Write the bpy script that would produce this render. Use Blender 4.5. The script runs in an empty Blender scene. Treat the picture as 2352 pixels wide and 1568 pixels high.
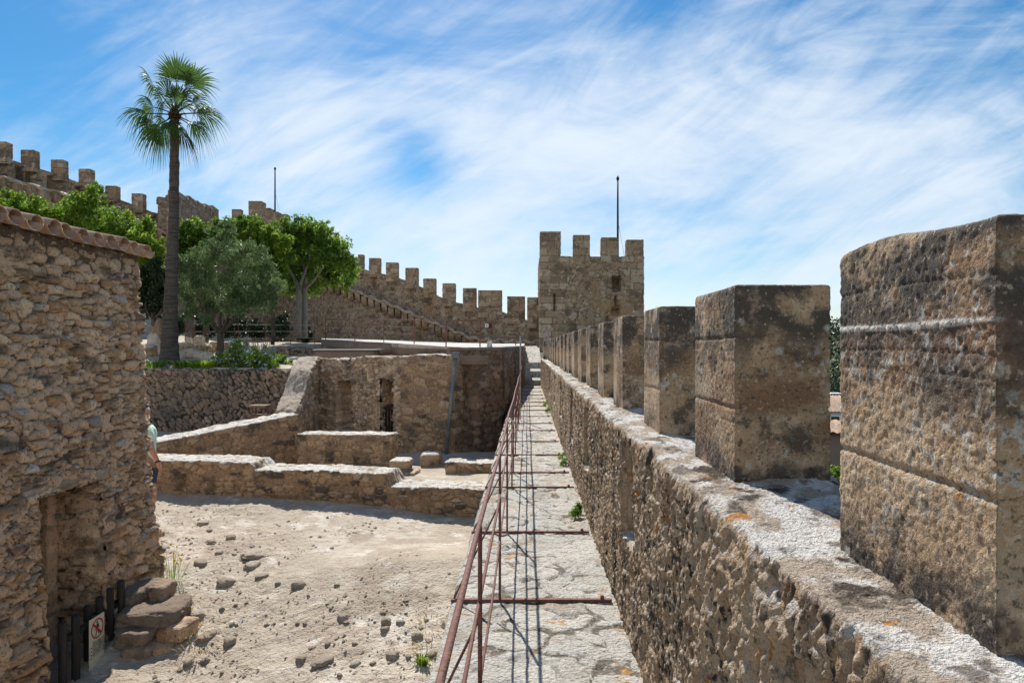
import bpy, math, random
import numpy as np
from mathutils import Vector, Matrix
random.seed(7); RNG = np.random.default_rng(7)
sc = bpy.context.scene
C = sc.collection
K = 6.375e-4                      # tangent per photo pixel (2352 px wide view)
EYE = 1.6                         # eye height above the wall walk; the walk runs along +Y
def at(px, py, Y): return np.array([(px - 1210) * K * Y, Y, EYE + (795 - py) * K * Y])
def lerp(a, b, t): return a + (b - a) * t
def sst(x, a, b):
    t = np.clip((np.asarray(x, float) - a) / (b - a), 0, 1); return t * t * (3 - 2 * t)      # works with a > b too

# ------------------------------------------------------------------ noise
def hsh(ix, iy, iz, s):
    with np.errstate(over='ignore'):
        h = (ix.astype(np.uint32) * np.uint32(0x8da6b343)) ^ (iy.astype(np.uint32) * np.uint32(0xd8163841)) ^ (iz.astype(np.uint32) * np.uint32(0xcb1ab31f)) ^ np.uint32((s * 0x165667b1) & 0xffffffff)
        h ^= h >> np.uint32(15); h *= np.uint32(0x2c1b3c6d); h ^= h >> np.uint32(12); h *= np.uint32(0x297a2d39); h ^= h >> np.uint32(15)
    return (h.astype(np.float32) / np.float32(4294967296.0))
def vn(P, s=0):
    i = np.floor(P).astype(np.int64); f = (P - i).astype(np.float32); f = f * f * (3 - 2 * f)
    r = 0
    for dx in (0, 1):
        wx = f[:, 0] if dx else 1 - f[:, 0]
        for dy in (0, 1):
            wy = f[:, 1] if dy else 1 - f[:, 1]
            for dz in (0, 1):
                wz = f[:, 2] if dz else 1 - f[:, 2]
                r = r + wx * wy * wz * hsh(i[:, 0] + dx, i[:, 1] + dy, i[:, 2] + dz, s)
    return r
def fbm(P, scale=1.0, octv=4, s=0, gain=.5):
    P = np.asarray(P, float) * np.asarray(scale, float); a = 1.; t = 0.; r = 0
    for o in range(octv):
        r = r + a * vn(P + o * 17.3, s + o); t += a; a *= gain; P = P * 2.03
    return r / t
def worley(P, s=0, jit=.85, pn=2.0):
    i = np.floor(P).astype(np.int64); n = len(P)
    F1 = np.full(n, 9., np.float32); F2 = F1.copy(); I = np.zeros(n, np.float32)
    for dx in (-1, 0, 1):
        for dy in (-1, 0, 1):
            for dz in (-1, 0, 1):
                a, b, c = i[:, 0] + dx, i[:, 1] + dy, i[:, 2] + dz
                d0 = np.abs(a + .5 + jit * (hsh(a, b, c, s) - .5) - P[:, 0]); d1 = np.abs(b + .5 + jit * (hsh(a, b, c, s + 1) - .5) - P[:, 1]); d2 = np.abs(c + .5 + jit * (hsh(a, b, c, s + 2) - .5) - P[:, 2])
                d = np.sqrt(d0 * d0 + d1 * d1 + d2 * d2) if pn == 2 else (d0 ** pn + d1 ** pn + d2 ** pn) ** (1 / pn)
                m = d < F1
                F2 = np.where(m, F1, np.minimum(F2, d)); I = np.where(m, hsh(a, b, c, s + 3), I); F1 = np.where(m, d, F1)
    return F1, F2, I

# ------------------------------------------------------------------ objects
WL = {}
def put(o, parent=None):
    C.objects.link(o)
    if parent is not None: o.parent = parent
    return o
def tag(o, label=None, cat=None, group=None, kind=None):
    for k, v in (('label', label), ('category', cat), ('group', group), ('kind', kind)):
        if v: o[k] = v
    return o
def thing(name, label, cat, loc=(0, 0, 0), group=None):
    o = bpy.data.objects.new(name, None); o.empty_display_size = .1; o.location = [float(v) for v in loc]; put(o); WL[o] = np.array(loc, float)
    return tag(o, label, cat, group)
def mk(name, V, F, mat, parent=None, attrs=None, smooth=True, F3=None):
    V = np.asarray(V, float).reshape(-1, 3); org = WL.get(parent)
    if org is not None: V = V - org
    me = bpy.data.meshes.new(name); me.vertices.add(len(V)); me.vertices.foreach_set('co', V.astype(np.float32).ravel())
    F = np.asarray(F, np.int32).reshape(-1, 4) if F is not None and len(F) else np.zeros((0, 4), np.int32)
    F3 = np.asarray(F3, np.int32).reshape(-1, 3) if F3 is not None and len(F3) else np.zeros((0, 3), np.int32)
    li = np.concatenate([F.ravel(), F3.ravel()]); me.loops.add(len(li)); me.loops.foreach_set('vertex_index', li)
    st = np.concatenate([np.arange(len(F)) * 4, len(F) * 4 + np.arange(len(F3)) * 3]).astype(np.int32)
    me.polygons.add(len(st)); me.polygons.foreach_set('loop_start', st)
    me.polygons.foreach_set('use_smooth', np.full(len(st), bool(smooth)))
    me.update(calc_edges=True); me.validate()
    for k, v in (attrs or {}).items():
        a = me.attributes.new(k, 'FLOAT', 'POINT'); a.data.foreach_set('value', np.asarray(v, np.float32).ravel())
    me.materials.append(mat)
    o = bpy.data.objects.new(name, me); put(o, parent)
    if org is not None: WL[o] = org
    return o
def gridfaces(n, m, wrap=False):            # n rows, m columns
    r = np.arange(n - 1)[:, None]; c = np.arange(m if wrap else m - 1)[None, :]; c2 = (c + 1) % m
    return np.stack([r * m + c, r * m + c2, (r + 1) * m + c2, (r + 1) * m + c], -1).reshape(-1, 4)
def gnormals(P, wrap=False):
    du = (np.roll(P, -1, 1) - np.roll(P, 1, 1)) if wrap else np.gradient(P, axis=1)
    dv = np.gradient(P, axis=0); N = np.cross(du, dv); L = np.linalg.norm(N, axis=-1, keepdims=True)
    return N / np.maximum(L, 1e-9)
def surf(name, P, style, mat, parent=None, wrap=False, Q=None, cut=None, extra=None, N=None, flat_top=0.):
    n, m, _ = P.shape; N = gnormals(P, wrap) if N is None else N
    Q = P if Q is None else Q; q = Q.reshape(-1, 3)
    d, st, jo = style(q)
    if flat_top: d = d * (1 - flat_top * sst(N.reshape(-1, 3)[:, 2], .45, .95))
    if extra is not None: d = d + extra(q, N.reshape(-1, 3))
    V = P.reshape(-1, 3) + N.reshape(-1, 3) * np.asarray(d)[:, None]
    F = gridfaces(n, m, wrap)
    if cut is not None:
        c = q[F].mean(1); F = F[~cut(c)]
    return mk(name, V, F, mat, parent, {'stone': st, 'joint': jo})
def axis(L, res): return np.linspace(0, 1, max(2, int(round(L / res)) + 1))
def ring_wall(name, p0, p1, T, base, top, style, res, mat, parent=None, resb=None, batter=0., niches=(), holes=(), qoff=0., lean=None, extra2=None, round_=.02):
    p0 = np.array(p0[:2], float); p1 = np.array(p1[:2], float); L = np.linalg.norm(p1 - p0); e = (p1 - p0) / L; nrm = np.array([e[1], -e[0]])
    resb = resb or res * 3
    topf = top if callable(top) else (lambda a: np.full_like(a, float(top))); basef = base if callable(base) else (lambda a: np.full_like(a, float(base)))
    tf, te, tb = axis(L, res)[:-1], axis(T, res)[:-1], axis(L, resb)[:-1]
    def ring(d):
        da = min(d, L / 2 - .002)
        A = np.concatenate([da + tf * (L - 2 * da), np.full(len(te), L - da), L - da - tb * (L - 2 * da), np.full(len(te), da)])
        h = T / 2 - d
        B = np.concatenate([np.full(len(tf), h), h * (1 - 2 * te), np.full(len(tb), -h), -h * (1 - 2 * te)])
        return A, B
    A, B = ring(0.); rows = []; H = float(np.max(topf(A) - basef(A)))
    rd = round_
    for t in axis(H, res):
        rows.append((A, B, basef(A) + (topf(A) - rd - basef(A)) * t))
    a2, b2 = ring(rd * .3); rows.append((a2, b2, topf(a2) - rd * .3))
    for t in axis(T / 2 - rd, max(res, T / 40))[0:]:
        d = rd + t * (T / 2 - rd) * .998; a2, b2 = ring(d); rows.append((a2, b2, topf(a2)))
    Q = np.array([np.stack(r, -1) for r in rows])
    off = Q[..., 1] - T / 2 + (lean(Q[..., 0], Q[..., 2]) if lean else 0) + batter * (topf(Q[..., 0]) - Q[..., 2])
    P = np.empty_like(Q); P[..., :2] = p0 + e * Q[..., :1] + nrm * off[..., None]; P[..., 2] = Q[..., 2]
    Qs = Q.copy(); Qs[..., 0] += qoff
    def extra(q, N):
        r = np.zeros(len(q)); a = q[:, 0] - qoff
        for (a0, a1, z0, z1, dep) in niches:
            s = res * .9; m = sst(a, a0 - s, a0 + s) * (1 - sst(a, a1 - s, a1 + s)) * sst(q[:, 2], z0 - s, z0 + s) * (1 - sst(q[:, 2], z1 - s, z1 + s))
            r -= dep * m * (q[:, 1] > T * .3)
        if extra2 is not None: r += extra2(q, N)
        return r
    cut = None
    if holes:
        def cut(c):
            r = np.zeros(len(c), bool)
            for (a0, a1, z0, z1) in holes: r |= (c[:, 0] - qoff > a0) & (c[:, 0] - qoff < a1) & (c[:, 2] > z0) & (c[:, 2] < z1) & (np.abs(c[:, 1]) > T * .45)
            return r
    o = surf(name, P, style, mat, parent, True, Qs, cut, extra, flat_top=.6)
    for (a0, a1, z0, z1) in holes:          # the reveal round an opening
        s = -.006; pts = []
        for (u0, v0, u1, v1) in ((a0 - s, z0, a0 - s, z1 + s), (a0 - s, z1 + s, a1 + s, z1 + s), (a1 + s, z1 + s, a1 + s, z0)):
            nn = max(4, int(math.hypot(u1 - u0, v1 - v0) / max(res, .03)))
            for i in range(nn): pts.append((lerp(u0, u1, i / nn), lerp(v0, v1, i / nn)))
        pts.append((a1 + s, z0)); pts = np.array(pts); hs = np.linspace(T / 2 + .045, -T / 2 + .02, max(4, int(T / max(res, .03))))
        R = np.zeros((len(pts), len(hs), 3)); bo = hs[None, :] - T / 2 + batter * (topf(pts[:, 0]) - pts[:, 1])[:, None]
        R[..., :2] = p0 + e * pts[:, None, :1] + nrm * bo[..., None]; R[..., 2] = pts[:, 1][:, None]
        QQ = np.stack([np.repeat(pts[:, :1], len(hs), 1) + qoff, np.repeat(hs[None], len(pts), 0), np.repeat(pts[:, 1:], len(hs), 1)], -1)
        surf('reveal', R, lambda q: tuple(v * .9 - .02 if k == 0 else v for k, v in enumerate(style(q))), mat, o if parent is not None else parent or o, False, QQ)
    return o
# surface styles: points -> (displacement, per-stone random, joint mask)
def rubble(sx, sy, sz, depth, s=0, gap=.16, warp=.35, grain=.006, jit=.85, rot=0., pn=2.0, prot=.7, wsc=2.2, dm=.28):
    def f(q):
        p = q / np.array([sx, sy, sz])
        if rot:
            c_, s_ = math.cos(rot), math.sin(rot); x, z = q[:, 0], q[:, 2]
            p = np.stack([(c_ * x - s_ * z) / sx, q[:, 1] / sy, (s_ * x + c_ * z) / sz], -1)
        w = np.stack([fbm(q, wsc, 2, s + 31), fbm(q, wsc, 2, s + 37), fbm(q, wsc, 2, s + 41)], -1) - .5
        F1, F2, I = worley(p + w * warp * 2, s, jit, pn); e = F2 - F1
        e = e + (fbm(q, 14, 2, s + 50) - .5) * .09
        jo = sst(e, .02, gap); dome = jo * (1 - dm * np.clip(F1, 0, 1))
        rough = grain * ((fbm(q, 22, 3, s + 9) - .5) * 2 + 1.6 * (fbm(q, np.array([7, 7, 13]), 3, s + 10) - .5))
        return depth * dome * (1 - prot + prot * I * 1.5) + rough, I, jo
    return f
def ashlar(w, h, depth, s=0, gap=.02, grain=.012, rnd=.3):
    def f(q):
        z = q[:, 2] / h + (fbm(q, .8, 2, s + 3) - .5) * .15; r = np.floor(z); fz = z - r
        u = (q[:, 0] + q[:, 1]) / w * (.75 + .6 * hsh(r.astype(np.int64), r.astype(np.int64) * 0, r.astype(np.int64) * 0 + 5, s)) + hsh(r.astype(np.int64), r.astype(np.int64) * 0 + 1, r.astype(np.int64) * 0, s) * 7
        c = np.floor(u); fu = u - c; I = hsh(c.astype(np.int64), r.astype(np.int64), r.astype(np.int64) * 0, s + 1)
        e = np.minimum(np.minimum(fu, 1 - fu) * w, np.minimum(fz, 1 - fz) * h) + (fbm(q, 9, 2, s + 7) - .5) * gap
        jo = sst(e, 0, gap * 1.6)
        return depth * jo * (1 - rnd + rnd * I) + grain * (fbm(q, 7, 4, s + 9) - .5) * 2, I, jo
    return f
def eroded(amp=.012, s=0, big=.02, streak=0., pit=.012, sc_=1.):
    def f(q):
        d = big * (fbm(q, 2.3 * sc_, 3, s) - .5) * 2 + amp * (fbm(q, 17 * sc_, 4, s + 5, .6) - .5) * 2
        if pit: d = d - pit * sst(fbm(q, 34 * sc_, 2, s + 11), .6, .78) - pit * .8 * sst(fbm(q, 9 * sc_, 2, s + 12), .66, .78)
        if streak: d = d + streak * (fbm(q, np.array([46, 46, 13]) * sc_, 3, s + 13, .6) - .5) * 2
        return d, fbm(q, 3, 2, s + 21), np.ones(len(q))
    return f

# ------------------------------------------------------------------ materials
def nlink(nt, a, b): nt.links.new(a, b)
def math_(nt, op, a, b=None, clamp=False):
    n = nt.nodes.new('ShaderNodeMath'); n.operation = op; n.use_clamp = clamp
    for i, v in enumerate((a, b)):
        if v is None: continue
        if isinstance(v, (int, float)): n.inputs[i].default_value = v
        else: nlink(nt, v, n.inputs[i])
    return n.outputs[0]
def mask(nt, co, sp):
    k = sp[0]
    if k == 'x':                                  # product of masks
        r = mask(nt, co, sp[1])
        for q in sp[2:]: r = math_(nt, 'MULTIPLY', r, mask(nt, co, q))
        return r
    if k == 'c': return math_(nt, 'ADD', float(sp[1]), 0.)
    if k == 'a':
        n = nt.nodes.new('ShaderNodeAttribute'); n.attribute_name = sp[1]; src = n.outputs['Fac']; lo, hi = sp[2], sp[3]
    elif k == 'oi':
        n = nt.nodes.new('ShaderNodeObjectInfo'); src = n.outputs['Random']; lo, hi = sp[1], sp[2]
    elif k == 'z':
        n = nt.nodes.new('ShaderNodeSeparateXYZ'); nlink(nt, nt.nodes.new('ShaderNodeTexCoord').outputs['Object'], n.inputs[0]); src = n.outputs[2]; lo, hi = sp[1], sp[2]
        if len(sp) > 3:
            m = nt.nodes.new('ShaderNodeTexNoise'); m.inputs['Scale'].default_value = sp[3]; m.inputs['Detail'].default_value = 3; nlink(nt, co, m.inputs['Vector'])
            src = math_(nt, 'ADD', src, math_(nt, 'MULTIPLY', math_(nt, 'SUBTRACT', m.outputs['Fac'], .5), sp[4]))
    elif k == 'up':                               # how far the surface faces up
        g = nt.nodes.new('ShaderNodeNewGeometry'); n = nt.nodes.new('ShaderNodeSeparateXYZ'); nlink(nt, g.outputs['Normal'], n.inputs[0]); src = n.outputs[2]; lo, hi = sp[1], sp[2]
    else:
        mp = nt.nodes.new('ShaderNodeVectorMath'); mp.operation = 'MULTIPLY'; nlink(nt, co, mp.inputs[0])
        s_ = sp[1]; mp.inputs[1].default_value = s_ if isinstance(s_, tuple) else (s_, s_, s_)
        if k == 'n':
            n = nt.nodes.new('ShaderNodeTexNoise'); n.inputs['Scale'].default_value = 1; n.inputs['Detail'].default_value = sp[2]; n.inputs['Roughness'].default_value = .6
            src = n.outputs['Fac']; lo, hi = sp[3], sp[4]
        else:
            n = nt.nodes.new('ShaderNodeTexVoronoi'); n.inputs['Scale'].default_value = 1; src = n.outputs['Distance']; lo, hi = sp[2], sp[3]
            if k == 'vd': n.feature = 'DISTANCE_TO_EDGE'
        nlink(nt, mp.outputs[0], n.inputs['Vector'])
    r = nt.nodes.new('ShaderNodeMapRange'); r.interpolation_type = 'SMOOTHSTEP'; nlink(nt, src, r.inputs[0])
    inv = lo > hi
    r.inputs[1].default_value, r.inputs[2].default_value = (hi, lo) if inv else (lo, hi)
    r.inputs[3].default_value, r.inputs[4].default_value = (1, 0) if inv else (0, 1)
    return r.outputs[0]
def material(name, base, layers=(), bump=(), bd=.01, rough=.92, spec=.25, trans=0., metal=0., offs=False):
    m = bpy.data.materials.new(name); m.use_nodes = True; nt = m.node_tree; nt.nodes.clear()
    out = nt.nodes.new('ShaderNodeOutputMaterial'); b = nt.nodes.new('ShaderNodeBsdfPrincipled'); tc = nt.nodes.new('ShaderNodeTexCoord'); co = tc.outputs['Object']
    if offs:                                      # shift the pattern on every copy
        oi = nt.nodes.new('ShaderNodeObjectInfo'); v = nt.nodes.new('ShaderNodeVectorMath'); v.operation = 'ADD'; nlink(nt, co, v.inputs[0])
        cb = nt.nodes.new('ShaderNodeCombineXYZ')
        for i in range(3): nlink(nt, math_(nt, 'MULTIPLY', oi.outputs['Random'], 37. + 11 * i), cb.inputs[i])
        nlink(nt, cb.outputs[0], v.inputs[1]); co = v.outputs[0]
    b.inputs['Roughness'].default_value = rough; b.inputs['Specular IOR Level'].default_value = spec; b.inputs['Metallic'].default_value = metal
    n = nt.nodes.new('ShaderNodeRGB'); n.outputs[0].default_value = (*base, 1); col = n.outputs[0]
    for c_, sp in layers:
        x = nt.nodes.new('ShaderNodeMix'); x.data_type = 'RGBA'; nlink(nt, mask(nt, co, sp), x.inputs[0]); nlink(nt, col, x.inputs[6]); x.inputs[7].default_value = (*c_, 1); col = x.outputs[2]
    nlink(nt, col, b.inputs['Base Color'])
    if bump:
        h = None
        for amp, sp in bump:
            v = math_(nt, 'MULTIPLY', mask(nt, co, sp), amp); h = v if h is None else math_(nt, 'ADD', h, v)
        bn = nt.nodes.new('ShaderNodeBump'); bn.inputs['Strength'].default_value = 1; bn.inputs['Distance'].default_value = bd; nlink(nt, h, bn.inputs['Height']); nlink(nt, bn.outputs[0], b.inputs['Normal'])
    if trans:
        t = nt.nodes.new('ShaderNodeBsdfTranslucent'); nlink(nt, col, t.inputs[0]); ms = nt.nodes.new('ShaderNodeMixShader'); ms.inputs[0].default_value = trans
        nlink(nt, b.outputs[0], ms.inputs[1]); nlink(nt, t.outputs[0], ms.inputs[2]); nlink(nt, ms.outputs[0], out.inputs[0])
    else: nlink(nt, b.outputs[0], out.inputs[0])
    return m
N_ = lambda s, d, lo, hi: ('n', s, d, lo, hi)
A_ = lambda n, lo, hi: ('a', n, lo, hi)
fine = [(.5, N_(60, 5, .25, .75)), (.5, N_(14, 4, .2, .8))]
M = {}
M['house'] = material('house_rubble', (.70, .53, .38), [
    ((.82, .64, .46), A_('stone', .30, .34)), ((.68, .50, .345), A_('stone', .46, .50)), ((.54, .385, .255), A_('stone', .60, .64)), ((.72, .55, .38), A_('stone', .70, .72)), ((.30, .235, .18), A_('stone', .84, .86)), ((.52, .49, .44), A_('stone', .90, .91)), ((.62, .46, .31), A_('stone', .945, .95)), ((.72, .68, .60), A_('stone', .985, .99)), ((.50, .32, .18), ('x', A_('stone', .7, .8), A_('stone', .9, .85))),
    ((.42, .32, .235), A_('joint', .5, .05)), ((.13, .10, .08), A_('joint', .20, .0)), ((.17, .145, .12), ('x', N_((1.6, 1.6, 4.5), 6, .53, .66), ('c', .75))), ((.5, .42, .34), ('x', N_(9, 5, .62, .72), ('c', .4)))],
    [(1., N_(45, 6, .2, .8)), (.8, N_(16, 4, .2, .8)), (.5, N_(120, 3, .3, .7))], .012)
M['dry'] = material('dry_stone', (.27, .205, .15), [
    ((.40, .29, .20), A_('stone', .35, .7)), ((.20, .16, .125), A_('stone', .72, .8)), ((.46, .37, .28), A_('stone', .9, .96)), ((.045, .038, .032), A_('joint', .55, .1)), ((.14, .125, .11), ('x', N_(1.2, 5, .5, .66), ('c', .7)))],
    fine, .02)
M['low'] = material('low_wall_stone', (.36, .265, .175), [
    ((.48, .365, .245), A_('stone', .25, .3)), ((.38, .28, .18), A_('stone', .5, .55)), ((.28, .21, .15), A_('stone', .68, .72)), ((.50, .40, .29), A_('stone', .78, .8)), ((.12, .10, .085), A_('stone', .88, .94)), ((.30, .225, .155), A_('joint', .6, .1)),
    ((.12, .105, .085), ('x', N_((2, 2, 3.5), 6, .5, .66), ('c', .75))), ((.70, .67, .61), ('x', ('up', .45, .85), N_(7, 6, .3, .55))), ((.2, .19, .17), ('x', ('up', .5, .9), N_(4, 6, .58, .7)))],
    fine, .02)
M['ruin'] = material('ruin_stone', (.58, .46, .34), [
    ((.76, .63, .48), A_('stone', .3, .36)), ((.46, .36, .26), A_('stone', .5, .56)), ((.32, .245, .18), A_('stone', .74, .78)), ((.68, .60, .50), A_('stone', .88, .9)), ((.42, .34, .265), A_('joint', .6, .15)), ((.16, .14, .12), ('x', N_((1.2, 1.2, .7), 6, .5, .68), ('c', .8))),
    ((.5, .46, .41), ('x', N_((3, 3, .8), 5, .58, .7), ('c', .6))), ((.52, .475, .415), ('x', ('up', .35, .8), N_(6, 6, .25, .5))), ((.15, .135, .115), ('x', N_((6, 6, 3), 6, .54, .66), ('c', .7)))],
    fine, .025)
M['mortar'] = material('mortar_cap', (.36, .33, .29), [((.24, .22, .2), N_(2.5, 5, .45, .65)), ((.55, .49, .42), N_((7, 2, 2), 5, .55, .68)), ((.13, .125, .115), N_(5, 6, .6, .72))], fine, .03)
M['retain'] = material('retaining_masonry', (.215, .155, .115), [
    ((.27, .20, .15), A_('stone', .4, .6)), ((.055, .05, .045), A_('stone', .87, .92)), ((.105, .085, .07), A_('joint', .5, .05)), ((.33, .27, .215), A_('stone', .72, .76)), ((.06, .055, .052), ('x', N_((.55, .55, .4), 5, .5, .62), ('c', .8))), ((.12, .1, .085), N_((2, 2, 2), 6, .55, .7))], fine, .025)
M['castle'] = material('castle_stone', (.32, .255, .185), [
    ((.43, .365, .285), A_('stone', .3, .38)), ((.34, .275, .205), A_('stone', .52, .58)), ((.22, .18, .14), A_('stone', .72, .76)), ((.44, .40, .34), A_('stone', .88, .9)), ((.17, .135, .10), A_('joint', .6, .1)), ((.38, .27, .165), N_(.35, 4, .52, .66)), ((.11, .095, .08), ('x', N_((.9, .9, 1.4), 6, .53, .68), ('c', .8))),
    ((.42, .40, .36), ('x', N_(3.5, 6, .6, .7), ('c', .6)))], [(1., N_(9, 6, .2, .8)), (.5, N_(40, 4, .3, .7))], .03)
M['lime'] = material('weathered_limestone', (.50, .38, .255), [
    ((.64, .52, .38), N_(4, 5, .45, .65)), ((.30, .20, .125), N_(2.2, 4, .5, .66)), ((.62, .54, .43), ('x', N_((34, 34, 14), 6, .50, .58), ('c', .8))), ((.07, .063, .056), ('x', N_((26, 26, 9), 6, .46, .56), N_((3, 3, 1.6), 4, .44, .56))),
    ((.045, .042, .04), ('x', N_(26, 5, .54, .64), N_(2.5, 3, .4, .6))),
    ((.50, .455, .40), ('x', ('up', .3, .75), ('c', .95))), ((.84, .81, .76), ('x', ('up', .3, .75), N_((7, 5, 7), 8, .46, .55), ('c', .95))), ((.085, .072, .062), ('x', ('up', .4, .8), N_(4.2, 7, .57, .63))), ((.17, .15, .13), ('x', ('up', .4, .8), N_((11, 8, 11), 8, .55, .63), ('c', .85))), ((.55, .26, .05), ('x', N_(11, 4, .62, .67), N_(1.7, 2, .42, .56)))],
    [(1., N_(110, 5, .25, .75)), (1.3, N_((56, 56, 22), 6, .25, .75)), (.5, N_(190, 3, .3, .7))], .0075)
M['merlon'] = material('merlon_limestone', (.50, .38, .255), [
    ((.64, .53, .39), N_(5, 5, .45, .65)), ((.28, .185, .12), N_((1.6, 1.6, 3.5), 5, .5, .64)), ((.60, .58, .53), ('x', N_(38, 6, .52, .60), N_(3, 4, .4, .6))),
    ((.072, .067, .062), ('x', ('z', .30, .56, 5., .5), N_(7, 8, .38, .54), ('c', .93))), ((.085, .075, .068), ('x', ('z', .16, .02, 6., .22), N_(7, 6, .38, .55))), ((.10, .085, .07), ('x', N_(6, 9, .55, .64), ('c', .85))),
    ((.72, .68, .62), A_('joint', .6, .1)), ((.56, .55, .51), ('x', ('v', 13., .28, .12), N_(2, 3, .5, .62))), ((.07, .06, .055), ('x', N_(40, 4, .58, .68), ('c', .8))), ((.30, .27, .23), ('x', ('up', .5, .9), N_(8, 5, .3, .6))), ((.5, .26, .06), ('x', N_(13, 4, .68, .72), ('up', -.2, .4)))],
    [(1., N_(150, 4, .25, .75)), (1.1, N_(70, 5, .25, .75))], .006, offs=True)
M['flag'] = material('walkway_stone', (.49, .47, .42), [
    ((.57, .54, .48), A_('stone', .4, .7)), ((.38, .35, .30), A_('stone', .75, .9)), ((.17, .15, .12), A_('joint', .7, .2)), ((.58, .56, .52), ('x', N_(7, 6, .52, .64), ('c', .7))), ((.17, .16, .145), ('x', N_(9, 7, .56, .70), ('c', .8))),
    ((.46, .26, .10), ('x', N_(12, 5, .53, .63), N_((2.2, .7, 1), 3, .48, .6)))],
    [(1., N_(50, 6, .25, .75)), (.9, N_(15, 5, .25, .75))], .010)
M['dirt'] = material('dry_dirt', (.46, .388, .30), [
    ((.55, .48, .39), N_(.55, 5, .44, .56)), ((.385, .312, .235), N_(.9, 6, .52, .64)), ((.40, .32, .25), ('x', N_(5, 6, .52, .62), ('c', .7))), ((.66, .60, .51), N_(2.6, 7, .55, .68)), ((.25, .2, .155), ('x', N_(14, 6, .6, .72), ('c', .8))), ((.5, .46, .41), ('x', ('v', 22., .3, .15), N_(3, 4, .45, .6))), ((.19, .165, .14), ('x', ('v', 31., .22, .1), N_(5, 3, .5, .65))),
    ((.10, .12, .05), A_('green', .45, .6))],
    [(1., N_(30, 7, .2, .8)), (1.2, N_(9, 6, .2, .8)), (.5, ('v', 38., .5, .05))], .011)
M['rust'] = material('rusty_iron', (.15, .058, .042), [((.20, .088, .064), N_(30, 5, .42, .62)), ((.055, .027, .022), N_(55, 4, .55, .68))], [(1., N_(160, 4, .3, .7))], .001, rough=.75, spec=.4)
M['iron'] = material('grey_iron', (.30, .26, .24), [((.12, .07, .055), N_(2.2, 4, .5, .6))], rough=.5, spec=.5)
M['black'] = material('dark_pole', (.02, .02, .022), rough=.5)
M['wood'] = material('dark_wood', (.030, .026, .023), [((.055, .047, .040), N_((30, 30, 2), 5, .45, .65))], [(1., N_((60, 60, 4), 4, .3, .7))], .004, rough=.8)
M['bin'] = material('brown_wood', (.15, .09, .06), [((.22, .14, .095), N_((20, 20, 2), 4, .45, .65))], rough=.8)
M['terra'] = material('terracotta', (.42, .27, .18), [((.33, .20, .135), A_('stone', .4, .6)), ((.55, .36, .235), N_(5, 5, .5, .66)), ((.20, .15, .12), N_(9, 6, .56, .7)), ((.42, .38, .32), ('x', ('up', .3, .8), N_(14, 5, .5, .65)))], fine, .006)
M['rock'] = material('field_stone', (.50, .41, .315), [((.60, .52, .42), ('oi', .3, .8)), ((.47, .42, .36), ('x', N_(9, 6, .5, .66), ('c', .7))), ((.22, .195, .17), N_(6, 6, .56, .7)), ((.42, .26, .12), ('x', N_(7, 4, .64, .72), ('oi', .4, .7)))], fine, .012, offs=True)
M['bark'] = material('bark', (.085, .068, .052), [((.14, .115, .09), N_((14, 14, 4), 5, .45, .65))], [(1., N_((24, 24, 6), 5, .25, .75))], .03)
M['palmbark'] = material('palm_bark', (.115, .10, .088), [((.062, .054, .048), N_((2, 2, 26), 4, .42, .62)), ((.15, .115, .085), N_((6, 6, 3), 5, .55, .7))], [(1., N_((3, 3, 30), 4, .25, .75)), (.5, N_(18, 5, .3, .7))], .035)
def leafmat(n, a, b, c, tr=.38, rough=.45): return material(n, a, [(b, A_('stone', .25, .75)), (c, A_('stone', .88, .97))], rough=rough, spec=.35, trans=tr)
M['leaf_bright'] = leafmat('bright_leaf', (.10, .19, .022), (.22, .34, .035), (.42, .50, .08), .6)
M['leaf_mid'] = leafmat('mid_leaf', (.085, .17, .03), (.22, .34, .045), (.40, .50, .09), .62)
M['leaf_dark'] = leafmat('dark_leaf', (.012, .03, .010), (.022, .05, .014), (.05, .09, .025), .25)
M['leaf_olive'] = leafmat('olive_leaf', (.085, .14, .05), (.19, .275, .11), (.42, .48, .28), .42, .4)
M['leaf_yellow'] = leafmat('yellow_green_leaf', (.14, .24, .025), (.26, .38, .04), (.40, .48, .08), .55)
def speck(k, s, amt=.6, dark=(.10, .085, .07), lo=.55, hi=.66):
    nt = M[k].node_tree; b = next(n for n in nt.nodes if n.type == 'BSDF_PRINCIPLED'); l = b.inputs['Base Color'].links[0]; src = l.from_socket
    x = nt.nodes.new('ShaderNodeMix'); x.data_type = 'RGBA'; co = nt.nodes.new('ShaderNodeTexCoord').outputs['Object']; nlink(nt, mask(nt, co, ('x', N_(s, 4, lo, hi), ('c', amt))), x.inputs[0]); nlink(nt, src, x.inputs[6]); x.inputs[7].default_value = (*dark, 1); nlink(nt, x.outputs[2], b.inputs['Base Color'])
for k_, s_, a_ in (('house', 34, .72), ('low', 22, .75), ('ruin', 20, .75), ('dry', 16, .6), ('castle', 6.5, .7), ('retain', 15, .7), ('lime', 85, .6), ('merlon', 85, .72), ('flag', 40, .6), ('mortar', 22, .6), ('rock', 30, .25)): speck(k_, s_, a_)
for k_, s_ in (('house', 27), ('low', 17), ('ruin', 15), ('castle', 5), ('lime', 60), ('merlon', 60), ('flag', 33)): speck(k_, s_, .55, (.74, .65, .53), .58, .68)
for k_ in ('low', 'ruin', 'retain', 'house', 'merlon', 'lime', 'castle'):      # sun-baked marès limestone is warm: pull the tans towards ochre
    for n_ in M[k_].node_tree.nodes:
        s_ = n_.outputs[0] if n_.type == 'RGB' else n_.inputs[7] if n_.type == 'MIX' else None
        if s_ is not None:
            r_, g_, b_, a_ = s_.default_value
            if r_ > g_ * 1.08: s_.default_value = (r_ * 1.06, g_ * .965, b_ * .875, 1)
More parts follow.
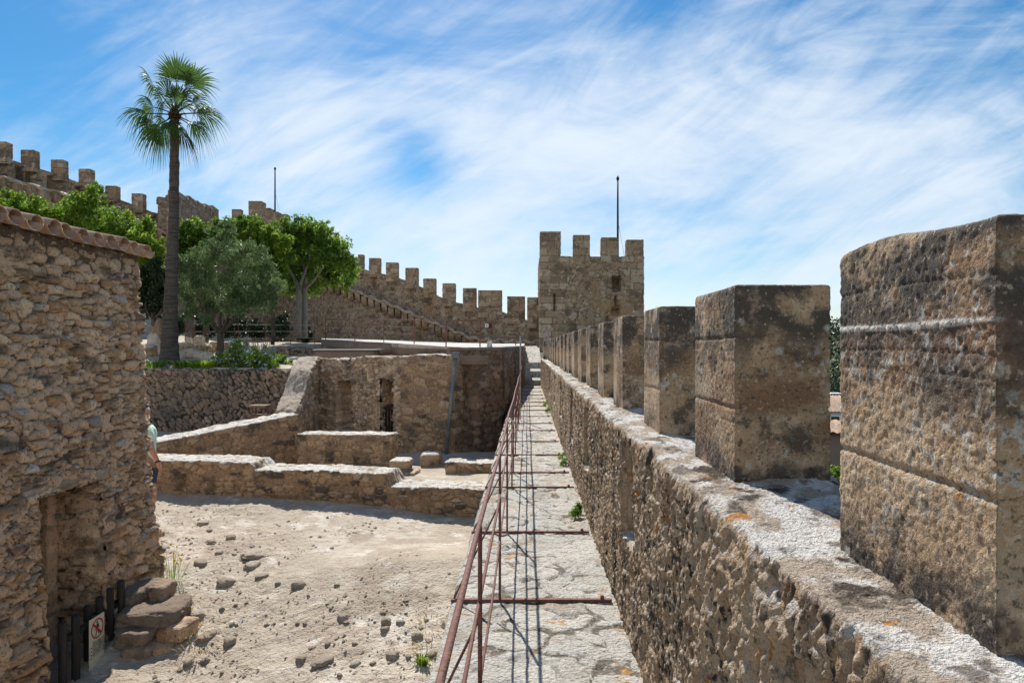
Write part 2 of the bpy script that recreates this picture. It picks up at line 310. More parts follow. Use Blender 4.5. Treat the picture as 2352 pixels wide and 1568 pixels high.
M['palm'] = leafmat('palm_leaf', (.045, .095, .02), (.075, .14, .028), (.15, .19, .05), .50, .5)
M['palmdry'] = leafmat('dry_palm_leaf', (.07, .055, .028), (.11, .075, .035), (.16, .11, .05), .3)
M['blue'] = material('pale_blue_petals', (.42, .52, .85), rough=.6, trans=.3)
M['white_petal'] = material('white_petals', (.8, .8, .75), rough=.6, trans=.3)
M['yellow'] = material('yellow_petals', (.85, .6, .02), rough=.6)
M['straw'] = material('dry_grass_blades', (.45, .32, .13), [((.55, .44, .22), A_('stone', .3, .7))], trans=.3)
M['concrete'] = material('pale_concrete', (.50, .48, .445), [((.55, .52, .48), N_(1.2, 5, .5, .66)), ((.74, .72, .68), N_(6, 5, .55, .68))], fine, .006)
M['beam'] = material('brown_render', (.24, .175, .135), [((.17, .13, .105), N_((.8, .8, 2), 5, .48, .64)), ((.30, .23, .17), N_(3, 5, .55, .68))], fine, .015)
M['pipe'] = material('grey_pipe', (.13, .15, .16), [((.2, .22, .22), N_(4, 4, .5, .65))], rough=.6)
M['sign'] = material('cream_panel', (.60, .57, .42), [((.48, .46, .34), N_(12, 5, .5, .68))], rough=.5)
M['red'] = material('red_paint', (.45, .03, .035), rough=.5)
M['ink'] = material('dark_print', (.03, .035, .03), rough=.6)
M['white'] = material('white_paint', (.75, .75, .75), rough=.6)
M['redbox'] = material('dark_red_box', (.10, .025, .02), rough=.6)
M['skin'] = material('skin', (.46, .24, .16), [((.40, .19, .12), N_(9, 3, .5, .7))], rough=.55, spec=.35)
M['shirt'] = material('mint_shirt', (.58, .80, .66), [((.52, .74, .60), N_((6, 6, 3), 4, .5, .66))], [(1., N_((7, 7, 4), 4, .25, .75))], .02, rough=.9)
M['shorts'] = material('navy_shorts', (.045, .06, .10), [((.065, .085, .13), N_(14, 4, .5, .66))], [(1., N_((8, 8, 5), 4, .25, .75))], .02)
M['cap'] = material('white_cotton', (.8, .8, .78), rough=.9)
M['hair'] = material('dark_hair', (.03, .02, .015), rough=.6)
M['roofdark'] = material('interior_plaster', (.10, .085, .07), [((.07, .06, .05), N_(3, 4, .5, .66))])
M['housewhite'] = material('whitewash', (.7, .7, .68), [((.6, .6, .58), N_(.5, 4, .5, .66))])
M['housebrown'] = material('brown_house_render', (.20, .15, .125), [((.17, .125, .10), N_(.7, 5, .5, .66))])
M['asphalt'] = material('asphalt_grey', (.22, .21, .2))
M['glass'] = material('dark_glass', (.02, .025, .03), rough=.15, spec=.5)
M['teal'] = material('teal_cloth', (.03, .28, .28), rough=.8)
M['trunkwhite'] = material('pale_bark', (.20, .18, .155), [((.13, .115, .10), N_((10, 10, 3), 5, .5, .66))], fine, .02)

# ------------------------------------------------------------------ small builders
def box(name, lo, hi, mat, parent=None, rot=None):
    x0, y0, z0 = lo; x1, y1, z1 = hi
    b = min(x1 - x0, y1 - y0, z1 - z0) * .06
    V = []; F = []
    for (sx, sy, sz) in [(a, b_, c) for a in (0, 1) for b_ in (0, 1) for c in (0, 1)]:
        px, py, pz = (x0, x1)[sx], (y0, y1)[sy], (z0, z1)[sz]; dx, dy, dz = (b, -b)[sx], (b, -b)[sy], (b, -b)[sz]
        V += [(px, py + dy, pz + dz), (px + dx, py, pz + dz), (px + dx, py + dy, pz)]
    i = lambda a, b_, c, k: (a * 4 + b_ * 2 + c) * 3 + k
    F = [[i(0, 0, 0, 0), i(0, 0, 1, 0), i(0, 1, 1, 0), i(0, 1, 0, 0)], [i(1, 0, 0, 0), i(1, 1, 0, 0), i(1, 1, 1, 0), i(1, 0, 1, 0)],
         [i(0, 0, 0, 1), i(1, 0, 0, 1), i(1, 0, 1, 1), i(0, 0, 1, 1)], [i(0, 1, 0, 1), i(0, 1, 1, 1), i(1, 1, 1, 1), i(1, 1, 0, 1)],
         [i(0, 0, 0, 2), i(0, 1, 0, 2), i(1, 1, 0, 2), i(1, 0, 0, 2)], [i(0, 0, 1, 2), i(1, 0, 1, 2), i(1, 1, 1, 2), i(0, 1, 1, 2)]]
    for a in (0, 1):
        for b_ in (0, 1):
            F.append([i(a, b_, 0, 0), i(a, b_, 0, 1), i(a, b_, 1, 1), i(a, b_, 1, 0)]); F.append([i(a, 0, b_, 0), i(a, 0, b_, 2), i(a, 1, b_, 2), i(a, 1, b_, 0)]); F.append([i(0, a, b_, 1), i(0, a, b_, 2), i(1, a, b_, 2), i(1, a, b_, 1)])
    T3 = [[i(a, b_, c, 0), i(a, b_, c, 1), i(a, b_, c, 2)] for a in (0, 1) for b_ in (0, 1) for c in (0, 1)]
    V = np.array(V, float)
    if rot is not None:
        c = V.mean(0); V = (V - c) @ np.array(rot).T + c
    o = mk(name, V, F, mat, parent, smooth=False, F3=T3)
    import bmesh
    bm = bmesh.new(); bm.from_mesh(o.data); bmesh.ops.recalc_face_normals(bm, faces=bm.faces); bm.to_mesh(o.data); bm.free()
    return o
def tube_vf(pts, rad, n=10, cap=True):
    pts = np.array(pts, float); rad = np.broadcast_to(np.asarray(rad, float), (len(pts),)); tg = np.gradient(pts, axis=0); tg /= np.linalg.norm(tg, axis=1, keepdims=True)
    V = []; up = np.array([0, 0, 1.]) if abs(tg[0][2]) < .9 else np.array([0, 1., 0])
    for p, t, r in zip(pts, tg, rad):
        s = np.cross(t, up); s /= np.linalg.norm(s); w = np.cross(s, t); up = w
        a = np.arange(n) / n * 2 * math.pi; V.append(p + r * (np.cos(a)[:, None] * s + np.sin(a)[:, None] * w))
    V = np.concatenate(V); F = gridfaces(len(pts), n, True)
    F = F[:, ::-1]; F3 = []
    if cap:
        k = len(V); V = np.vstack([V, pts[0], pts[-1]]); b = (len(pts) - 1) * n
        F3 = [[k, j, (j + 1) % n] for j in range(n)] + [[k + 1, b + (j + 1) % n, b + j] for j in range(n)]
    return V, F, F3
def tube(name, pts, rad, mat, parent=None, n=10): 
    V, F, F3 = tube_vf(pts, rad, n); return mk(name, V, F, mat, parent, {'stone': np.full(len(V), .5)}, True, F3)
def join(parts):
    V = []; F = []; F3 = []; k = 0
    for v, f, f3 in parts:
        V.append(np.asarray(v, float)); 
        if len(f): F.append(np.asarray(f) + k)
        if len(f3): F3.append(np.asarray(f3) + k)
        k += len(v)
    return np.concatenate(V), (np.concatenate(F) if F else []), (np.concatenate(F3) if F3 else [])
def leaves_vf(cl, n, size, aspect=.5, seed=0, up=.35, shell=.4, flat=1.):
    """leaf-sized diamonds through the volume of clumps (x, y, z, r)"""
    g = np.random.default_rng(seed); cl = np.array(cl, float); w = cl[:, 3] ** 2; ci = g.choice(len(cl), n, p=w / w.sum())
    d = g.normal(size=(n, 3)); d /= np.linalg.norm(d, axis=1, keepdims=True); r = cl[ci, 3] * (shell + (1 - shell) * g.random(n)) * (.82 + .36 * g.random(n)) * (1 + .15 * np.sin(d[:, 0] * 9 + ci) * np.sin(d[:, 2] * 7 + ci * 2))
    P = cl[ci, :3] + d * r[:, None] * np.array([1, 1, flat])
    nn = d + g.normal(size=(n, 3)) * .75 + np.array([0, 0, up]); nn /= np.linalg.norm(nn, axis=1, keepdims=True)
    t = np.cross(nn, g.normal(size=(n, 3))); t[:, 2] -= .35; t /= np.linalg.norm(t, axis=1, keepdims=True); s = np.cross(nn, t)
    L = size * (.6 + .8 * g.random(n))[:, None]; W = L * aspect
    V = np.stack([P - t * L * .5, P + s * W * .5 + nn * L * .08, P + t * L * .5, P - s * W * .5 + nn * L * .08], 1).reshape(-1, 3)
    F = np.arange(n * 4).reshape(-1, 4); tone = np.clip(g.random(len(cl))[ci] * .45 + g.random(n) * .6, 0, 1)
    return V, F, np.repeat(tone, 4)
def leaf_mesh(name, cl, n, size, mat, parent=None, **kw):
    V, F, st = leaves_vf(cl, n, size, **kw); return mk(name, V, F, mat, parent, {'stone': st}, False)
def tuft_vf(x, y, z, n, h, spread, seed, w=.012, lean=.5):
    g = np.random.default_rng(seed); V = []; F = []
    for i in range(n):
        a = g.random() * 6.283; r = spread * math.sqrt(g.random()); b = np.array([x + r * math.cos(a), y + r * math.sin(a), z]); d = np.array([math.cos(a), math.sin(a), 0]) * lean * (.3 + g.random()); hh = h * (.5 + .6 * g.random())
        s = np.array([-math.sin(a), math.cos(a), 0]) * w * (.6 + .8 * g.random()); m = b + d * hh * .4 + np.array([0, 0, hh * .6]); t = b + d * hh + np.array([0, 0, hh * .85])
        k = len(V); V += [b - s * .6, b + s * .6, m + s, m - s, t]; F.append([k, k + 1, k + 2, k + 3]); F.append([k + 3, k + 2, k + 4, k + 4])
    return np.array(V), [f for f in F if f[2] != f[3]], [[f[0], f[1], f[2]] for f in F if f[2] == f[3]]

# ------------------------------------------------------------------ terrain
def HT(x, y):
    x = np.asarray(x, float); y = np.asarray(y, float)
    c = np.interp(y, [-60, 3, 5, 6.7, 8.2, 11.4, 16, 17, 22], [-2.6, -2.15, -1.87, -1.54, -1.2, -.9, -.9, -1.02, -1.02])
    c = c - .12 * sst(x, -3.2, -1.0) * sst(y, 8, 10) * (1 - sst(y, 11, 12)) + .25 * sst(y, 3., 6.) * (1 - sst(y, 8, 10)) * sst(x, -3.5, -1.2)
    g = .86 + np.clip(y - 21.4, 0, 8.6) * .105 + np.clip(y - 30, 0, 40) * .22 * sst(-x, 20, 30) + np.clip(-x - 19, 0, 30) * .15 * sst(y, 22, 30)
    inside = np.where((x < -3.2) & (y > 21.75), g, np.where(y > 32.5, 1.3, c))
    inside = np.where(y > 58, lerp(np.minimum(inside, g), -12, sst(y, 58, 75)), inside)
    far = np.hypot(x, y)
    out = -5.5 - 9 * sst(x, 6, 60) + 22 * sst(far, 170, 330) * sst(x, 10, 90) + 8 * (fbm(np.stack([x.ravel(), y.ravel(), 0 * x.ravel()], -1), .012, 3, 70).reshape(x.shape) - .5) * sst(far, 80, 200)
    return np.where(x > .8, out, inside)
def spread(knots):
    r = []
    for a, b, s in knots: r.append(np.arange(a, b, s))
    return np.concatenate(r)
xs = np.concatenate([spread([(-420, -60, 30), (-60, -20, 1.2), (-20, -8.4, .25), (-8.4, -.4, .021), (-.4, 1.2, .3), (1.2, 12, .8), (12, 60, 4), (60, 420, 9)]), [420]])
ys = np.concatenate([spread([(-300, -20, 30), (-20, 0, 2), (0, 4.6, .3), (4.6, 12.6, .021), (12.6, 21.3, .12), (21.3, 22.2, .1), (22.2, 32, .2), (32, 66, .7), (66, 200, 6), (200, 600, 10)]), [600]])
X, Y = np.meshgrid(xs, ys); Z = HT(X, Y); q = np.stack([X.ravel(), Y.ravel(), 0 * X.ravel()], -1)
nearm = ((X > -8.6) & (X < -.3) & (Y > 4.4) & (Y < 12.8)).ravel(); q0 = q[nearm]
ro = .35 + .65 * (1 - sst(q0[:, 0], -4.2, -2.2) * sst(q0[:, 1], 7.2, 8.4))          # trodden smooth towards the middle of the yard
d = (fbm(q0, 1.1, 3, 80) - .5) * .14 * ro + (fbm(q0, 4.2, 4, 81) - .5) * .085 * ro + (fbm(q0, 17, 3, 82) - .5) * .028 * ro
F1, F2, I = worley(q0 * np.array([5.5, 6.5, 1]), 83, .9)
d = d + np.where(I > .72, .03 * sst(.5 - F1, 0, .3) * (I - .6) * 2, 0) * ro
F1, F2, I = worley(q0 * 16., 84, .9); d = d + np.where(I > .6, .013 * sst(.5 - F1, 0, .25), 0) * (.4 + ro * .6)
Zr = Z.ravel().copy(); Zr[nearm] += d * .72
mid = (~nearm) & (q[:, 0] < .5) & (np.hypot(q[:, 0], q[:, 1]) < 90); Zr[mid] += (fbm(q[mid], 1.3, 4, 80) - .5) * .13
green = np.where(q[:, 0] > 1.5, .8 + .4 * (fbm(q, .05, 3, 88) - .5), 0.)
V = q.copy(); V[:, 2] = Zr
tag(mk('ground', V, gridfaces(len(ys), len(xs)), M['dirt'], None, {'green': green}), kind='structure')
def ground_z(x, y): return float(HT(np.array([x]), np.array([y]))[0])
def on_ground(px, py):
    lo, hi = 3., 60.
    for _ in range(40):
        m = (lo + hi) / 2; p = at(px, py, m)
        if p[2] > ground_z(p[0], p[1]): lo = m
        else: hi = m
    return at(px, py, lo)

# ------------------------------------------------------------------ wall walk and its steps
yw = [-.6]
while yw[-1] < 28: yw.append(yw[-1] + max(.012, .0042 * max(yw[-1], 0)))
yw = np.array(yw)
prof = [(-.50, -2.6), (-.49, -1.6), (-.48, -.8)] + [(-.475, z) for z in np.linspace(-.5, -.03, 14)] + [(-.465, -.008)] + [(x, 0) for x in np.linspace(-.45, .6, 72)]
P = np.array([[(x, y, z) for y in yw[::-1]] for x, z in prof])
def walk_style(q):
    p = q.copy(); p[:, 0] = p[:, 0] / .30; p[:, 1] = p[:, 1] / .24; p[:, 2] = p[:, 2] / .3
    w = np.stack([fbm(q, 3.5, 2, 91), fbm(q, 3.5, 2, 92), fbm(q, 3.5, 2, 93)], -1) - .5
    F1, F2, I = worley(p + w * .9, 94, .85); jo = sst(F2 - F1 + (fbm(q, 16, 2, 95) - .5) * .12, .01, .10)
    worn = sst(fbm(q, 1.6, 3, 96), .50, .62)
    d = .008 * jo * (1 - worn * .6) + (I - .5) * .010 + (fbm(q, 9, 4, 97) - .5) * .016 - .015 * sst(fbm(q, 5, 3, 98), .66, .76)
    return d, I, np.clip(jo + worn * .35, 0, 1)
tag(surf('walkway', P, walk_style, M['flag']), kind='structure')
t = thing('stone_steps', 'worn pale stone steps and paved ramp at the end of the wall walk', 'steps', (.22, 28, 0))
def tread(name, x0, x1, pts, parent):          # pts: (y, z) profile going up and away
    pp = []
    for (a, b) in zip(pts[:-1], pts[1:]):
        n = max(3, int(math.hypot(b[0] - a[0], b[1] - a[1]) / .05))
        for i in range(n): pp.append((lerp(a[0], b[0], i / n), lerp(a[1], b[1], i / n)))
    pp.append(pts[-1]); xx = np.linspace(x0, x1, 16)
    P = np.array([[(x, y, z) for x in xx] for y, z in pp]); return surf(name, P, walk_style, M['flag'], parent)
tread('step', -.09, .6, [(27.9, -.1), (27.9, .21), (29.0, .30)], t)
tread('step', -.09, .6, [(29.0, .25), (29.0, .545), (30.0, .66)], t)
tread('ramp', -.16, .62, [(30.0, .6), (30.0, .89), (32, 1.2), (35.2, 1.66)], t)

# ------------------------------------------------------------------ rampart on the right: parapet, loopholes, merlons
ramp = thing('castle_parapet_wall', 'weathered limestone rampart with tall merlons running along the wall walk', 'castle wall', (.8, 0, -6))
yl = [-.35]
while yl[-1] < 27.9: yl.append(yl[-1] + max(.0055, .0034 * max(yl[-1], 0)))
yl = np.array(yl)
prof = [(.56, z) for z in np.linspace(-.03, 1.07, 170)] + [(.563, 1.09), (.572, 1.108), (.588, 1.118)] + [(x, 1.12) for x in np.linspace(.60, 1.12, 80)] + [(1.15, 1.08), (1.16, .8), (1.18, 0), (1.2, -1), (1.25, -3), (1.3, -6.2)]
P = np.array([[(x, y, z) for y in yl[::-1]] for x, z in prof])
slots = [(3.84, .40, .50, 1.01), (6.45, .52, .45, 1.0), (8.6, .5, .42, 1.0), (11.2, .6, .45, 1.0), (14., .7, .45, 1.0), (16.8, .8, .45, 1.0)]
def base_er(q):
    b = .016 * (fbm(q, 2.3, 3, 101) - .5) * 2; v = fbm(q, np.array([60, 60, 21]), 3, 102, .65) - .5; u = fbm(q, np.array([24, 24, 9]), 3, 103, .6) - .5
    d = b + .017 * v * 2 * (.6 + .8 * fbm(q, 3, 2, 104)) + .009 * u * 2 + .012 * (fbm(q, 48, 2, 105) - .5) * 2
    d = d - .018 * sst(fbm(q, np.array([12, 12, 5]), 2, 106), .64, .76)
    return d, fbm(q, 3, 2, 107), np.ones(len(q))
def ramp_style(q):
    d, st, jo = base_er(q); x, y, z = q.T
    face = 1 - sst(x, .565, .60); lip = sst(z, .98, 1.1)
    sl = np.clip(d, -.05, .05)
    d = np.where(face > .5, d, d * .38 + .030 * (fbm(q, np.array([3.2, 2.4, 2]), 4, 111) - .5) * 2)
    d = d + (.055 * (fbm(q, np.array([1, 1.8, 1.]), 3, 112) - .5)) * lip * (.4 + .6 * face)                   # coping edge comes and goes
    for (yc, w, z0, z1) in slots:
        m = sst(y, yc - w / 2 - .02, yc - w / 2 + .02) * (1 - sst(y, yc + w / 2 - .02, yc + w / 2 + .02)) * sst(z, z0 - .02, z0 + .03) * (1 - sst(z, z1 - .02, z1 + .03)) * face
        d = d * (1 - .7 * m) - .26 * m
    hz = .92 - .09 * np.abs(y - 1.15); m = np.exp(-((y - 1.12) / .36) ** 4) * sst(z, .55, .8) * (1 - sst(z, hz + .03, hz + .075)) * face
    d = d * (1 - .8 * m) - .15 * m
    bed = sst(fbm(q, np.array([2, 1.2, 2]), 2, 113), .55, .7) * (1 - face)
    d = d - .02 * bed
    return d, st, jo
surf('parapet', P, ramp_style, M['lime'], ramp)
mer = [(1.075, 1.655), (2.43, 3.0), (3.81, 4.31), (5.28, 5.83), (6.6, 7.12), (7.95, 8.53), (9.29, 9.92), (10.67, 11.35), (12.1, 12.75), (13.45, 14.1), (14.96, 15.6), (16.5, 17.2), (18.0, 18.6), (19.4, 20.), (20.8, 21.4), (22.2, 22.8), (23.6, 24.2), (25.6, 26.6)]
tops = [.222, .222, .227, .24, .236, .245, .245, .245, .245, .245, .246, .246, .246, .246, .246, .246, .246, .20]
def mer_style(s, cour, i):
    f0 = eroded(.0015, s, .0015, 0, 0, 2.6)
    def f(q):
        d, st, jo = f0(q); jo = jo.copy(); fine_ = (fbm(q, 75 if i > 1 else 105, 2, s + 60) - .5)
        d = d + (.0058 if i < 2 else .005) * fine_ + .0017 * (fbm(q, 42, 2, s + 64) - .5)
        for gz in (.10, .135, .21, .43, .47, .60): d = d - .0022 * np.exp(-((q[:, 2] - 1.12 - gz - .004 * np.sin(q[:, 0] * 7 + i)) / .0035) ** 2) * sst(fbm(q, 3.5, 2, s + 61), .42, .52)
        for k, cz in enumerate(cour):
            zz = q[:, 2] - cz - .006 * (fbm(q, 4, 2, 130 + i + k) - .5) * 2 
            on = 1. if i == 0 else (.45 if k == 1 else .15)
            if not (i == 0 and k == 0): jo -= on * np.exp(-(zz / .010) ** 2) * sst(fbm(q, 7, 2, s + 62), *((.1, .35) if i == 0 else (.35, .55)))
        return d, st, np.clip(jo, 0, 1)
    return f
for i, (a, b) in enumerate(mer):
    res = [.0042, .006, .010, .016, .022][i] if i < 5 else .035
    zt = EYE + tops[i]
    if i == 0: tf = lambda q_: zt + .012 * np.sin(q_ * 9) + .035 * (q_ < .16) * 0
    else: tf = zt
    cour = [1.12 + .7 * f for f in ((.336, .743) if i % 2 == 0 else (.37, .73))]
    def joints(q, N, cour=cour, i=i):               # open bed joints between the blocks
        r = np.zeros(len(q))
        for k, cz in enumerate(cour):
            zz = q[:, 2] - cz - .006 * (fbm(q, 4, 2, 130 + i + k) - .5) * 2 
            r += (.003 if (i == 0 and k == 1) else -.007) * np.exp(-(zz / .006) ** 2)
        edge = sst(q[:, 2], zt - .04, zt) * .010 * (fbm(q, 6, 3, 140 + i) - .45)
        return r - np.abs(edge)
    x0 = .74 if i < 17 else .62
    o = ring_wall('merlon', (x0 + (.02 if i == 0 else 0), b), (x0, a), .34 if i < 17 else .5, 1.085, tf, mer_style(120 + 3 * i, cour, i), res, M['merlon'], ramp, res * 1.6, extra2=joints, qoff=i * 3.7, round_=.013)
# front line runs from far to near, so its face looks towards the walk (-X); move each merlon's own origin to its foot
    V0 = WL[ramp]; foot = np.array([x0 + .17, (a + b) / 2, 1.12]) - V0
    o.data.transform(Matrix.Translation(Vector(-foot))); o.location = Vector(foot)
    if i == 0: o['label'] = 'large near merlon with a pale mortar joint and black lichen'

# ------------------------------------------------------------------ railing of the wall walk
rail = thing('iron_railing', 'rusty brown iron railing with three rails along the stone wall walk', 'railing', (-.17, 0, 0))
bars = [1.1, 2.47, 4.27, 5.84, 7.7, 8.6, 10, 11.4, 12.9, 14.1, 15.5, 17, 18.2, 19.5, 20.8, 22.3, 24, 26.2]
for k, (h, r) in enumerate(((.95, .0095), (.68, .0068), (.385, .006))):
    yy = np.linspace(-.2, 26.2, 60); pts = [(-.17 + .004 * math.sin(y * 1.7 + k), y, h + .006 * math.sin(y * 1.1 + 2 * k)) for y in yy]
    tube('rail', pts, r, M['rust'], rail, 10)
for i, y in enumerate(bars):
    tube('post', [(-.17, y, .015), (-.17, y, .5), (-.17, y, .948)], .0082, M['rust'], rail, 8)
    b = box('crossbar', (-.475, y - .014, .006), (.53, y + .014, .024), M['rust'], rail)
    V, F, F3 = tube_vf([(.47, y, .02), (.47, y, .045)], .012, 8); mk('stud', V, F, M['rust'], b, None, True, F3)
    tube('brace', [(-.46, y + .012, .018), (-.17, y + .012, .62)], .0055, M['rust'], rail, 6)
tube('end_post', [(-.15, 14.8, .02), (-.143, 14.8, 1.), (-.141, 14.8, 1.82)], .016, M['iron'], rail, 8)

# ------------------------------------------------------------------ stone house on the left
HP0, HP1 = np.array([-4.668, 2.2]), np.array([-4.668, 8.12]); HL = np.linalg.norm(HP1 - HP0); he = (HP1 - HP0) / HL; hn = np.array([he[1], -he[0]]); EAVE = 2.66
house = thing('stone_house', 'rubble stone house with clay tile eave and a low doorway', 'house', (-5.2, 6, -2))
def house_extra(q, N):
    return .10 * (fbm(q, np.array([.9, .9, 1.1]), 2, 160) - .5) + .07 * (fbm(q, np.array([1, 1, 7.]), 2, 161) - .5) * sst(q[:, 0], HL - .5, HL) + .06 * (1 - sst(q[:, 2], -1.1, -.2)) * sst(q[:, 0], HL - .6, HL)
hst2 = rubble(.10, .12, .055, .05, 169, .16, .25, .016, prot=.7, pn=3.); hst0 = rubble(.20, .26, .095, .060, 162, .13, .22, .020, prot=.6, pn=3.5, dm=.15); hst1 = rubble(.30, .26, .085, .075, 166, .10, .16, .024, prot=.6, pn=4., dm=.10)
def hst(q):
    a, b, m = hst0(q), hst1(q), sst(q[:, 2] + .5 * (fbm(q, .9, 2, 167) - .5) + .25 * q[:, 0] - 1.0, -.25, .05)
    c, k = hst2(q), (fbm(q, np.array([2.6, 2.6, 4.5]), 3, 168) > .565)
    return tuple(np.where(k, z_, lerp(y, x, m)) for x, y, z_ in zip(a, b, c))
def house_style(q):
    d, st, jo = hst(q); cover = sst(fbm(q, 2.1, 3, 163) + .45 * sst(q[:, 2], 2.25, 2.6), .66, .82)      # patches of smeared mortar
    jo2 = jo * (1 - .75 * cover); return d * (1 - .55 * cover) + .02 * cover + .012 * (fbm(q, 30, 3, 164) - .5), st, jo2
hw = ring_wall('wall', HP0, HP1, .5, -2.5, EAVE, house_style, .0155, M['house'], house, .2, batter=.075, holes=[(3.98, 4.90, -3, .23)], extra2=house_extra)
def hpt(a, out, z): return np.array([*(HP0 + he * a + hn * (out + .075 * (EAVE - z))), z])
ring = [hpt(3.84, .03, .2)[:2], hpt(5.06, .03, .2)[:2]]
ring_wall('lintel', ring[0], ring[1], .34, .21, .32, eroded(.010, 170, .012, 0, .006), .018, material('lintel_stone', (.40, .315, .225), [((.30, .23, .165), N_(4, 5, .5, .66)), ((.5, .42, .33), N_(9, 5, .58, .7))], fine, .012), house)
# jamb lining seen inside the doorway, then a dark room
def roomface(name, pts, parent, mat): mk(name, pts, [[0, 1, 2, 3]], mat, parent, smooth=False)
fx, bx = -4.98, -7.6
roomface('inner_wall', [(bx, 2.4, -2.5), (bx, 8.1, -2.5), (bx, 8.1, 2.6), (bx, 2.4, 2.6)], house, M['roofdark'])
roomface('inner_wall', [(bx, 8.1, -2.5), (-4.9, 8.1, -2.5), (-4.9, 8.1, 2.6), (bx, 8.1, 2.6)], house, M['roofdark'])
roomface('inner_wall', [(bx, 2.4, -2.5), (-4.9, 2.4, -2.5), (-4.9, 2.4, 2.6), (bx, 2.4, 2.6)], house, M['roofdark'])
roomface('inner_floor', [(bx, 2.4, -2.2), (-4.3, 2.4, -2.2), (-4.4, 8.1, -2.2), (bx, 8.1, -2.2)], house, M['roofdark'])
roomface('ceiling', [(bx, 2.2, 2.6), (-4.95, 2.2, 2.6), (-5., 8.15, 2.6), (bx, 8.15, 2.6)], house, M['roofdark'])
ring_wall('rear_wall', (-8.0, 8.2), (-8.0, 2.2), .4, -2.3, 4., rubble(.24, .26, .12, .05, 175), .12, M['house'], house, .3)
ring_wall('side_wall', (-4.9, 8.17), (-7.95, 8.17), .4, -2.3, 2.65, rubble(.24, .26, .12, .05, 176), .12, M['house'], house, .3)
ring_wall('door_frame', hpt(4.74, -.40, 0)[:2] , hpt(4.895, -.40, 0)[:2], .10, -2.2, .19, eroded(.015, 171, .015, 0, 0), .03, M['house'], house)
def tile_vf(a, r0, r1, s0, s1, z0, z1, convex, thick=.013, n=12, rnd=0):
    """one barrel tile: runs from the eave (s0, outwards) up the slope (s1)"""
    th = np.linspace(0, math.pi, n + 1); V = []
    for (s, z, r) in ((s0, z0, r0), (s1, z1, r1)):
        for rr in (r, r - thick):
            for t_ in th:
                da = -rr * math.cos(t_); dz = rr * math.sin(t_) * (1 if convex else -1) * .8
                p = HP0 + he * (a + da) + hn * s; V.append((p[0], p[1], z + dz))
    m = n + 1; F = []
    for j in range(n):
        F += [[j, j + 1, 2 * m + j + 1, 2 * m + j], [m + j + 1, m + j, 3 * m + j, 3 * m + j + 1], [j + 1, j, m + j, m + j + 1], [2 * m + j, 2 * m + j + 1, 3 * m + j + 1, 3 * m + j]]
    F += [[0, 2 * m, 3 * m, m], [n, m + n, 3 * m + n, 2 * m + n]]
    return np.array(V), F, []
parts = []; stv = []; g = np.random.default_rng(5); sl = .19
for k in range(7):
    a = -.1
    while a < HL + .08:
        s0 = .15 - k * .42 + g.normal() * .012; s1 = s0 - .52; dz = g.normal() * .006; zb = EAVE + .085 + (.15 - s0) * sl + k * .004
        v = tile_vf(a + g.normal() * .008, .112, .095, s0, s1, zb + dz, zb + (s0 - s1) * sl + dz, False); parts.append(v); stv += [g.random()] * len(v[0])
        v = tile_vf(a + .115 + g.normal() * .01, .092, .078, s0 - .075 + g.normal() * .02, s1 - .03, zb + .012 + dz, zb + .012 + (s0 - s1) * sl + dz, True); parts.append(v); stv += [g.random()] * len(v[0])
        a += .232
V, F, F3 = join(parts); mk('tile_roof', V, F, M['terra'], house, {'stone': stv})
A_x = np.linspace(-.1, HL + .02, 260); bed = np.array([[[*(HP0 + he * a + hn * s), EAVE - .02 + dz + .03 * math.sin(a * 27)] for a in A_x] for s, dz in ((-.3, -.1), (-.02, -.08), (.02, -.05), (.035, 0), (.03, .05), (-.02, .09), (-.3, .12))])
surf('mortar_bed', bed, lambda q_: (.03 * (fbm(q_, 12, 4, 177) - .5), fbm(q_, 3, 2, 178), np.zeros(len(q_))), M['house'], house)

# broken masonry beside the doorway
stub = thing('ruined_masonry', 'broken stub of stacked stone slabs at the corner of the house', 'masonry', at(350, 1535, 7.2))
def rockmesh(name, dims, mat, seed, parent=None, sub=20, amp=.12, boxy=4., flat=0., loc=(0, 0, 0), rot=0., tilt=0.):
    """rounded irregular stone: a superellipsoid pushed about by noise"""
    th = np.linspace(-math.pi / 2, math.pi / 2, sub); ph = np.arange(sub * 2) / (sub * 2) * 2 * math.pi
    T_, P_ = np.meshgrid(th, ph, indexing='ij'); d = np.stack([np.cos(T_) * np.cos(P_), np.cos(T_) * np.sin(P_), np.sin(T_)], -1)
    r = 1 / (np.abs(d) ** boxy).sum(-1) ** (1 / boxy); p = d * r[..., None]; q_ = p.reshape(-1, 3)
    k = 1 + amp * 2.2 * (fbm(q_ + seed * 7.1, 1.1, 3, 200 + seed) - .5) + amp * .9 * (fbm(q_ + seed, 4.5, 4, 210 + seed) - .5)
    V = q_ * k[:, None] * np.array(dims) / 2
    if flat: V[:, 2] = np.maximum(V[:, 2], -dims[2] * flat)
    c, s = math.cos(rot), math.sin(rot); ct, s_ = math.cos(tilt), math.sin(tilt)
    V = V @ np.array([[1, 0, 0], [0, ct, s_], [0, -s_, ct]]); V = V @ np.array([[c, s, 0], [-s, c, 0], [0, 0, 1]]) + np.array(loc)
    return mk(name, V, gridfaces(sub, sub * 2, True), mat, parent, {'stone': np.full(len(V), (seed * .37) % 1), 'joint': np.ones(len(V))})
